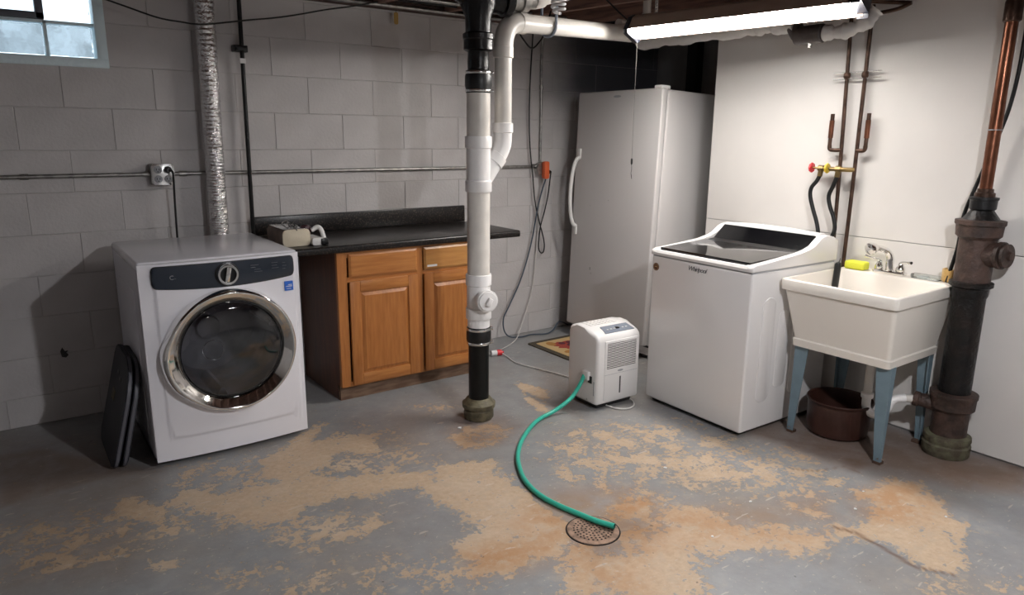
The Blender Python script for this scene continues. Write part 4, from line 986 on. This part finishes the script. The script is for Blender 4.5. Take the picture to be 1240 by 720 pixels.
def leg(x, y, dx, dy):
    bm = BM(); h0, h1 = .005, .464; wt, wb = .072, .030; t = .006
    # one tapered angle-iron profile
    A, B = [], []
    for z, wd, out in ((h0, wb, A), (h1, wt, B)):
        wx = wd*.55
        for p in ((0, 0), (dx*wx, 0), (dx*wx, dy*t), (dx*t, dy*t), (dx*t, dy*wd), (0, dy*wd)): out.append(bm.verts.new((p[0], p[1], z)))
    bridge(bm, A, B); bm.faces.new(A); bm.faces.new(B)
    o = obj('leg', bm, M_leg, sk, 20); o.location = (x, y, 0)
    bm = BM(); box(bm, min(0, dx*.032)-.001, max(0, dx*.032)+.001, min(0, dy*.032)-.001, max(0, dy*.032)+.001, 0, .030)
    f = obj('foot', bm, M_legrust, o, 0); f.scale.z = .45
    bm = BM(); cyl(bm, (dx*.010, -dy*.0005, .028), (dx*.010, -dy*.003, .028), .005, 8); cyl(bm, (-dx*.0005, dy*.012, .028), (-dx*.003, dy*.012, .028), .005, 8); obj('rivet', bm, M_steel, o)
leg(.103, .036, 1, 1); leg(.100, sw_-.052, 1, -1); leg(.528, .050, -1, 1); leg(.528, sw_-.052, -1, -1)
for o in [o for o in sk.children if o.name.startswith('leg')][1:2]: pass

# faucet
fa = thing('faucet', 'chrome two-lever faucet with pull-out spray head on the sink ledge', 'faucet', (3.560, 1.722, .8035))
bm = BM(); prism(bm, rrect(-.026, .026, -.078, .078, .012, 4), 'z', 0, .020, bev=.006); obj('base_plate', bm, M_chrome, fa)
bm = BM(); tube(bm, [(0, 0, .012), (0, .002, .05), (0, .005, .082), (-.012, .012, .108), (-.040, .022, .124), (-.085, .036, .136)], .017, 16, 6, rad=lambda t: .020-.006*t); obj('spout', bm, M_chrome, fa)
bm = BM(); lathe(bm, (-.080, .034, .136), (-.9, .35, -.12), [(.013, 0), (.020, .008), (.028, .022), (.031, .036), (.028, .048), (.016, .054)], 24); sh = obj('spray_head', bm, M_chrome, fa)
for s in (-1, 1):
    bm = BM(); lathe(bm, (0, s*.052, .018), (0, 0, 1), [(.019, 0), (.022, .006), (.020, .022), (.013, .034), (.011, .046)], 20); k_ = obj('valve_body', bm, M_chrome, fa)
    bm = BM(); tube(bm, [(0, s*.050, .058), (-.008, s*.060, .066), (-.020, s*.085, .072), (-.034, s*.115, .076 + (.006 if s > 0 else 0))], .007, 10, 6, rad=lambda t: .009-.0035*t+.002*(t > .85)); obj('lever', bm, M_chrome, k_)

sp = thing('sponge', 'bright yellow sponge on back ledge of the cream sink', 'sponge', (3.555, 1.888, .8045))
bm = BM(); box(bm, -.032, .032, -.052, .052, 0, .042, .010, 3); obj('sponge', bm, M_sponge, sp)
cl = thing('clear_dish', 'clear plastic packet lying on the sink ledge beside faucet', 'packet', (3.575, 1.560, .8045))
bm = BM(); prism(bm, rrect(-.024, .024, -.075, .060, .014, 4), 'z', 0, .022, bev=.006); obj('packet', bm, M_clear, cl)
bm = BM(); prism(bm, rrect(-.013, .013, -.02, .035, .008, 4), 'z', .004, .012, bev=.002); obj('contents', bm, M_stw, cl)
sb = thing('scrub_brush', 'tan scrubbing brush standing at right end of the sink ledge', 'brush', (3.590, 1.455, .8045))
bm = BM(); box(bm, -.022, .022, -.018, .022, 0, .060, .007, 3); obj('bristles', bm, M_scrub, sb)
bm = BM(); box(bm, -.018, .018, .020, .032, .004, .066, .005, 2); obj('brush_back', bm, M_tan, sb)
st_ = thing('foam_tube', 'black foam-covered tube standing in left back corner of the sink', 'tube', (3.42, 1.915, .70))
bm = BM(); tube(bm, [(0, .005, -.12), (0, .003, .0), (0, 0, .08), (.004, 0, .137)], .0165, 14, 4); obj('foam', bm, M_blackmatte, st_)
bm = BM(); lathe(bm, (.004, 0, .135), (0, 0, 1), [(.0165, 0), (.013, .010), (.005, .014)], 14, cap=(True, True)); obj('tip', bm, M_black, st_)
bm = BM(); tube(bm, [(.006, 0, .147), (.012, -.002, .158), (.012, -.004, .168)], .0015, 6, 3); obj('wire_end', bm, M_black, st_)

# brown pot under the sink
pt = thing('enamel_pot', 'round brown pot sitting on floor under the laundry sink', 'pot', (3.335, 1.775, 0))
bm = BM(); lathe(bm, (0, 0, 0), (0, 0, 1), [(.0005, .002), (.125, .002), (.140, .010), (.146, .05), (.150, .165), (.156, .170), (.158, .180), (.154, .184), (.146, .180), (.143, .165), (.138, .03), (.12, .014), (.0005, .012)], 56, cap=(False, False)); obj('pot', bm, M_pot, pt, 45)
bm = BM(); lathe(bm, (.02, .06, .0), (0, 0, 1), [(.090, .165), (.093, .20), (.090, .205), (.086, .20), (.082, .10)], 48, cap=(False, False)); 
bm.free()

# white plastic trap under the sink
tr = thing('sink_trap', 'white plastic waste pipe and trap between laundry sink and iron stack', 'waste pipe', (3.33, 1.640, 0))
bm = BM(); lathe(bm, (0, 0, .24), (0, 0, 1), [(.020, 0), (.020, .215), (.034, .222), (.034, .245)], 20); obj('tailpiece', bm, M_pvcy, tr)
bm = BM(); lathe(bm, (0, 0, .228), (0, 0, 1), [(.026, 0), (.029, .004), (.029, .024), (.024, .028)], 20); obj('slip_nut', bm, M_pvc, tr)
bm = BM(); tube(bm, [(0, 0, .235), (0, 0, .19), (.005, -.012, .160), (.02, -.035, .146), (.035, -.058, .155), (.045, -.078, .185), (.055, -.085, .215), (.075, -.100, .236), (.105, -.130, .243)], .0205, 18, 6); obj('trap_bend', bm, M_pvc, tr)
bm = BM(); cyl(bm, (.105, -.130, .243), (.145, -.185, .246), .019, 18); obj('waste_arm', bm, M_pvcy, tr)
bm = BM(); lathe(bm, (.140, -.180, .246), (.6, -.8, .03), [(.024, 0), (.030, .004), (.030, .030), (.024, .034)], 8); obj('slip_nut', bm, M_ironr, tr)

bm = BM(); tube(bm, [(3.60, 1.86, .47), (3.605, 1.84, .40), (3.60, 1.80, .345), (3.59, 1.74, .32), (3.58, 1.69, .325), (3.57, 1.66, .36), (3.57, 1.655, .45)], .006, 8, 6)
tag(obj('supply_tube', bm, M_cable), 'thin black supply tube looping below back of the laundry sink', 'tube')
# ================================================================ CAST IRON STACK
cs = thing('iron_stack', 'rusty black cast iron waste stack with copper riser at right wall', 'waste stack', (3.526, 1.338, 0))
def sp_(name, prof, m, z=0, ax=(0, 0, 1), base=(0, 0, 0), n=32, parent=cs):
    bm = BM(); lathe(bm, (base[0], base[1], base[2]+z), ax, prof, n); return obj(name, bm, m, parent, 40)
sp_('floor_hub', [(.092, 0), (.100, .01), (.102, .055), (.094, .062), (.096, .070), (.100, .078), (.098, .098), (.085, .104)], M_mossy)
sp_('lower_hub', [(.076, .10), (.076, .215), (.080, .222), (.094, .235), (.096, .285), (.100, .290), (.100, .308), (.074, .312)], M_ironr)
sp_('side_inlet', [(.030, 0), (.034, .02), (.030, .09), (.036, .095), (.036, .115), (.028, .118)], M_ironr, base=(-.03, .035, .235), ax=(-.22, 1, .08), n=24)
sp_('pipe', [(.067, .30), (.067, .80)], M_iron)
sp_('mid_hub', [(.068, .765), (.072, .775), (.072, .808), (.088, .818), (.088, .835), (.072, .840)], M_iron)
sp_('tee_body', [(.073, .83), (.073, 1.03)], M_ironr)
tz = Vector((-.15, -1, .05))
sp_('cleanout_arm', [(.055, 0), (.055, .085), (.060, .090), (.060, .105)], M_ironr, base=(0, -.01, .965), ax=tz, n=28)
sp_('cleanout_cap', [(.052, 0), (.052, .012), (.02, .014), (.02, .028), (.016, .030)], M_ironr, base=(-.017, -.122, .971), ax=tz, n=28)
sp_('upper_hub', [(.074, 1.03), (.090, 1.045), (.093, 1.090), (.099, 1.096), (.099, 1.113), (.075, 1.117)], M_ironr)
sp_('cone', [(.076, 1.112), (.068, 1.125), (.046, 1.155), (.042, 1.165)], M_iron)
sp_('rubber_coupling', [(.046, 1.158), (.052, 1.164), (.053, 1.200), (.057, 1.204), (.057, 1.214), (.042, 1.217)], M_blackmatte)
sp_('brass_ring', [(.040, 1.215), (.040, 1.233), (.032, 1.236), (.032, 1.250), (.026, 1.252)], M_copper)
sp_('copper_riser', [(.0255, 1.245), (.0255, 1.96)], M_copper_b, n=28)
bm = BM(); cyl(bm, (0, 0, 1.50), (0, 0, 1.504), .0285, 20); obj('cable_tie', bm, M_print_grey, cs)
sp_('top_fitting', [(.028, 1.94), (.034, 1.945), (.034, 2.02), (.030, 2.03), (.030, 2.24)], M_copper)
bm = BM(); tube(bm, [(3.575, 1.462, .806), (3.580, 1.438, 1.117-.15), (3.580, 1.432, 1.117), (3.585, 1.398, 1.270), (3.590, 1.352, 1.45), (3.585, 1.318, 1.60), (3.572, 1.300, 1.75), (3.565, 1.295, 1.90), (3.56, 1.290, 2.05), (3.55, 1.29, 2.20)], .0085, 10, 6)
tag(obj('black_hose', bm, M_cable), 'thin black hose rising diagonally from sink behind the copper riser', 'hose')

# ================================================================ SUPPLY PIPES AND VALVES ON THE WHITE WALL
sup = thing('water_pipes', 'pair of thin copper supply pipes with valves on the white wall', 'water pipes', (3.604, 2.04, 0))
def tb(name, pts, r, m, k=5, n=12, parent=sup):
    bm = BM(); tube(bm, [(x-3.604, y-2.04, z) for x, y, z in pts], r, n, k); return obj(name, bm, m, parent)
tb('left_riser'.replace('left_riser', 'riser'), [(3.604, 2.055, .84), (3.604, 2.065, 1.30), (3.604, 2.082, 1.80), (3.604, 2.09, 2.03), (3.590, 2.09, 2.10), (3.56, 2.09, 2.20)], .0098, M_copper)
tb('riser', [(3.604, 1.990, .60), (3.604, 1.985, 1.30), (3.604, 1.985, 2.04), (3.60, 1.978, 2.053), (3.60, 1.95, 2.058), (3.60, 1.86, 2.066), (3.60, 1.80, 2.085)], .0098, M_copper)
tb('ceiling_run', [(3.56, 2.02, 2.12), (3.57, 1.90, 2.115), (3.58, 1.75, 2.105), (3.60, 1.68, 2.11)], .0105, M_copper)
tb('ceiling_run', [(3.60, 1.80, 2.085), (3.59, 1.90, 2.10), (3.58, 2.05, 2.125)], .009, M_copper)
for (y, yr) in ((2.132, 2.070), (1.938, 1.986)):
    e_ = tb('elbow', [(3.604, yr, 1.402), (3.600, (y+yr)/2, 1.400), (3.598, y+(.004 if y < 2 else -.004), 1.404), (3.597, y, 1.425)], .0105, M_copper)
    tb('air_chamber', [(3.597, y, 1.42), (3.597, y, 1.47)], .0095, M_copper, 1, parent=sup)
    tb('air_chamber_sleeve', [(3.597, y, 1.462), (3.597, y, 1.552)], .0125, M_copper_b, 1)
    tb('air_chamber_tip', [(3.597, y, 1.550), (3.597, y, 1.585)], .0100, M_copper, 1)
bm = BM()
for z in (1.757, 1.788): box(bm, -.004, .008, -.135, .115, z-.0022, z+.0022, .001, 1)
br = obj('pipe_bracket', bm, M_band, sup)
for y in (2.080, 1.985):
    bm = BM(); lathe(bm, (-.002, y-2.04, 1.757), (0, 0, 1), [(.012, 0), (.017, .008), (.017, .024), (.012, .032)], 16); obj('pipe_clamp', bm, M_copper, br)
# valves
for (ya, yb, yh, mh) in ((2.075, 2.175, 2.215, M_red), (1.985, 2.070, 2.118, M_yellow)):
    x = 3.588 if mh is M_red else 3.575
    vb = tb('valve_body', [(3.600, ya, 1.303), (x, (ya+yb)/2, 1.303), (x, yb, 1.304)], .0115, M_brass, 3, 12)
    tb('valve_bonnet', [(x, yb-.03, 1.304), (x, yb, 1.305)], .0165, M_brass, 1, 8)
    tb('valve_outlet', [(x, yb-.015, 1.300), (x-.004, yb-.012, 1.262)], .0135, M_brass, 1, 8)
    tb('valve_stem', [(x, yb, 1.305), (x, yh, 1.306)], .0055, M_brass, 1, 8)
    bm = BM(); lathe(bm, (x-3.604, yh-2.04-.006, 1.306), (0, 1, 0), [(.012, 0), (.026, .002), (.027, .007), (.026, .011), (.010, .013)], 8); obj('valve_handle', bm, mh, sup, 20, label='red valve handle' if mh is M_red else 'yellow valve handle')
for nm, lab, pts in (('washer_hose', 'black washer hose curving down from the red-handled valve', [(3.584, 2.163, 1.265), (3.580, 2.175, 1.235), (3.576, 2.198, 1.200), (3.576, 2.200, 1.155), (3.576, 2.178, 1.09), (3.576, 2.145, 1.01), (3.578, 2.130, .94), (3.585, 2.128, .84), (3.585, 2.13, .70)]),
                     ('washer_hose', 'black washer hose snaking down from the yellow-handled valve', [(3.571, 2.058, 1.265), (3.568, 2.070, 1.22), (3.570, 2.090, 1.165), (3.570, 2.078, 1.11), (3.570, 2.050, 1.05), (3.570, 2.038, .99), (3.572, 2.060, .93), (3.578, 2.090, .88), (3.585, 2.11, .80), (3.585, 2.11, .70)])):
    bm = BM(); tube(bm, pts, .0105, 12, 6); tag(obj(nm, bm, M_cable), lab, 'hose')

# ================================================================ LIGHT FIXTURE
def shop_light(name, label, loc, rz, strength, cord=True, roll=0.0):
    L = 1.222; h = L/2
    t = thing(name, label, 'light fixture', loc, (roll, 0, rz))
    e = emat('lamp_glow', (1.0, .965, .92), strength)
    bm = BM(); prism(bm, [(-.044, -.008), (-.036, -.021), (-.018, -.027), (.018, -.027), (.036, -.021), (.044, -.008), (.044, .030), (-.044, .030)], 'x', -h+.030, h-.035, bev=.004); obj('diffuser', bm, e, t, 60)
    rim = [(-.058, -.016), (-.061, -.016), (-.052, .055), (-.034, .078), (.034, .078), (.052, .055), (.061, -.016), (.058, -.016)]
    bm = BM(); prism(bm, rim + [(.050, .030), (-.050, .030)], 'x', -h, h-.012); obj('hood', bm, M_hood, t, 30)
    for s in (-1, 1):
        bm = BM(); a, b = (h-.040, h+.012) if s > 0 else (-h-.004, -h+.026)
        q = [(-.054, -.040), (-.066, -.022), (-.056, .057), (-.035, .081), (.035, .081), (.056, .057), (.066, -.022), (.054, -.040)]
        if s > 0: q[0] = (-.058, -.004); q[-1] = (.058, -.004)
        prism(bm, q, 'x', a, b, bev=.003); obj('end_cap', bm, M_cap, t, 30)
    for s in (-.45, .45):
        bm = BM(); box(bm, s-.010, s+.010, -.0015, .0015, .060, .205); st = obj('hanger_strap', bm, M_band, t, 0); st.rotation_euler.x = -roll
        bm = BM()
        for i in range(7): cyl(bm, (s, -.003, .085+i*.016), (s, .003, .085+i*.016), .003, 6)
        obj('strap_bolt', bm, M_black, st, 0)
    if cord:
        bm = BM(); cyl(bm, (-h+.045, .0, -.030), (-h+.045, .0, -.69), .0010, 6)
        pc_ = obj('pull_cord', bm, mat('cord_string', (.10, .095, .09), .7), t); pc_.rotation_euler.x = -roll
        bm = BM(); lathe(bm, (-h+.045, 0, -.72), (0, 0, 1), [(.004, 0), (.006, .01), (.006, .03), (.002, .036)], 10); obj('cord_bead', bm, M_black, pc_)
        bm = BM(); tube(bm, [(-h+.045, 0, -.72), (-h+.047, 0, -.745), (-h+.044, 0, -.77), (-h+.050, 0, -.80), (-h+.046, 0, -.775)], .0013, 6, 4); obj('cord_loop', bm, M_black, pc_)
    return t
lf = shop_light('shop_light', 'long bright tube light with hood and pull cord hanging over freezer', (3.055, 2.390, 2.024), math.radians(-80.5), TUBE_STRENGTH, roll=math.radians(-23))
bm = BM(); tube(bm, [(-.62, .01, .05), (-.66, -.04, .075), (-.76, -.14, .15), (-.90, -.27, .25)], .0045, 8, 5); obj('supply_cord', bm, M_cable, lf)
shop_light('shop_light', 'matching long tube light hung behind the camera over open floor', (1.7, -.5, 2.06), math.radians(-80.5), REAR_TUBE_STRENGTH, cord=False)
shop_light('shop_light', 'third long tube light hung behind the camera near front wall', (.2, -1.7, 2.06), math.radians(-80.5), REAR_TUBE_STRENGTH*.5, cord=False)

# other overhead plumbing
bl = thing('ceiling_bulb', 'bright bulb under an added light-cutting round metal shade hung beside the camera', 'light bulb', (1.68, .27, 1.93))
bm = BM(); bmesh.ops.create_uvsphere(bm, u_segments=24, v_segments=16, radius=.042); obj('bulb', bm, emat('bulb_glow', (.97, .97, 1.0), BULB_STRENGTH), bl)
bm = BM(); lathe(bm, (0, 0, .040), (0, 0, 1), [(.018, 0), (.018, .04), (.05, .06), (.06, .09), (.02, .092), (.02, .30)], 20); obj('holder', bm, M_plastic_w, bl)
bm = BM(); lathe(bm, (0, 0, 0), (0, 0, 1), [(.132, -.022), (.134, -.020), (.118, .025), (.06, .062), (.022, .07), (.020, .066), (.058, .058), (.114, .022), (.130, -.022)], 36, cap=(False, False)); obj('added_shade', bm, M_plastic_w, bl)  # unseen shade, added and shaped to cut the bulb's light on the upper wall
wp = thing('wrapped_duct', 'white plastic-wrapped duct with grey damper near ceiling behind tube light', 'duct', (3.45, 2.65, 2.058))
bm = BM(); tube(bm, [(0, .75, 0), (0, .40, .0), (0, .0, -.002), (0, -.18, 0), (0, -.36, -.02)], .05, 20, 10, rad=lambda t: .056+.006*math.sin(t*31)+.004*math.sin(t*77)); obj('wrapped_run', bm, M_wrap, wp)
bm = BM(); lathe(bm, (0, -.36, -.085), (0, -1, 0), [(.040, 0), (.046, .003), (.046, .145), (.040, .150)], 24); cyl(bm, (0, -.37, -.08), (0, -.33, -.02), .04, 16); obj('damper', bm, M_can, wp)
bm = BM(); cyl(bm, (0, -.44, -.125), (0, -.44, -.150), .012, 12); obj('damper_knob', bm, M_band, wp)
bm = BM(); tube(bm, [(0, -.51, -.085), (.01, -.57, -.088), (.02, -.64, -.080), (.04, -.70, -.05), (.06, -.74, 0)], .036, 18, 8, rad=lambda t: .034+.006*math.sin(t*19)+.003*math.sin(t*51)); obj('cloth_sleeve', bm, M_wrap, wp)
vp = thing('vent_pipe', 'short white plastic pipe dropping from joists to an elbow behind light', 'pipe', (3.285, 3.20, 2.12))
bm = BM(); cyl(bm, (0, 0, .02), (0, 0, .30), .024, 18); obj('pipe', bm, M_pvcy, vp)
bm = BM(); lathe(bm, (0, 0, .02), (0, 0, 1), [(.028, 0), (.030, .003), (.030, .035), (.028, .038)], 18); obj('fitting', bm, M_pvcy, vp)
bm = BM(); tube(bm, [(0, 0, .03), (-.004, 0, .0), (-.03, 0, -.018), (-.10, -.01, -.020), (-.26, -.03, -.024)], .024, 16, 5); obj('side_run', bm, M_pvcy, vp)
tp = thing('ceiling_pipes', 'dark iron pipes running along ceiling edge above the oak cabinet', 'pipes', (1.3, 4.0, 2.2))
for (y, z, r, m_, x0) in ((.06, .0, .011, M_steel, .3), (-.04, .03, .016, M_iron, .2), (-.14, .02, .012, M_steel, .5)):
    bm = BM(); cyl(bm, (x0, y, z), (1.9, y-.01, z+.0), r, 14); obj('pipe', bm, m_, tp)

# dark wooden corner post in the alcove behind the freezer
bm = BM(); box(bm, 4.34, 4.42, 3.70, 3.79, 0, 2.42, .002, 1)
struct(obj('trim_2', bm, M_post, smooth=0))

# little chips of paint and plaster on the floor
chips = [(1.77, 2.90, .012, 'beside the base of the white drain stack'), (2.36, 1.58, .008, 'between the drain cover and the sink'), (2.66, 1.30, .009, 'in front of the rust-stained patch before the sink'), (2.90, 1.06, .007, 'nearest the right edge of the photo'), (2.30, 1.99, .010, 'in front of the washing machine'), (2.02, 1.50, .007, 'right of the round drain cover'), (2.83, 1.36, .006, 'just before the front sink leg')]
for i, (x, y, s, wh) in enumerate(chips):
    bm = BM(); prism(bm, [(s*math.cos(a)*random.uniform(.6, 1.1), s*math.sin(a)*random.uniform(.5, .9)) for a in [k*PI/3 for k in range(6)]], 'z', .0006, .0006+s*.35)
    o = obj('paint_chip', bm, M_stw, smooth=0); o.location = (x, y, 0); tag(o, 'small pale paint flake on floor ' + wh, 'paint chip', 'loose paint flakes on the floor')
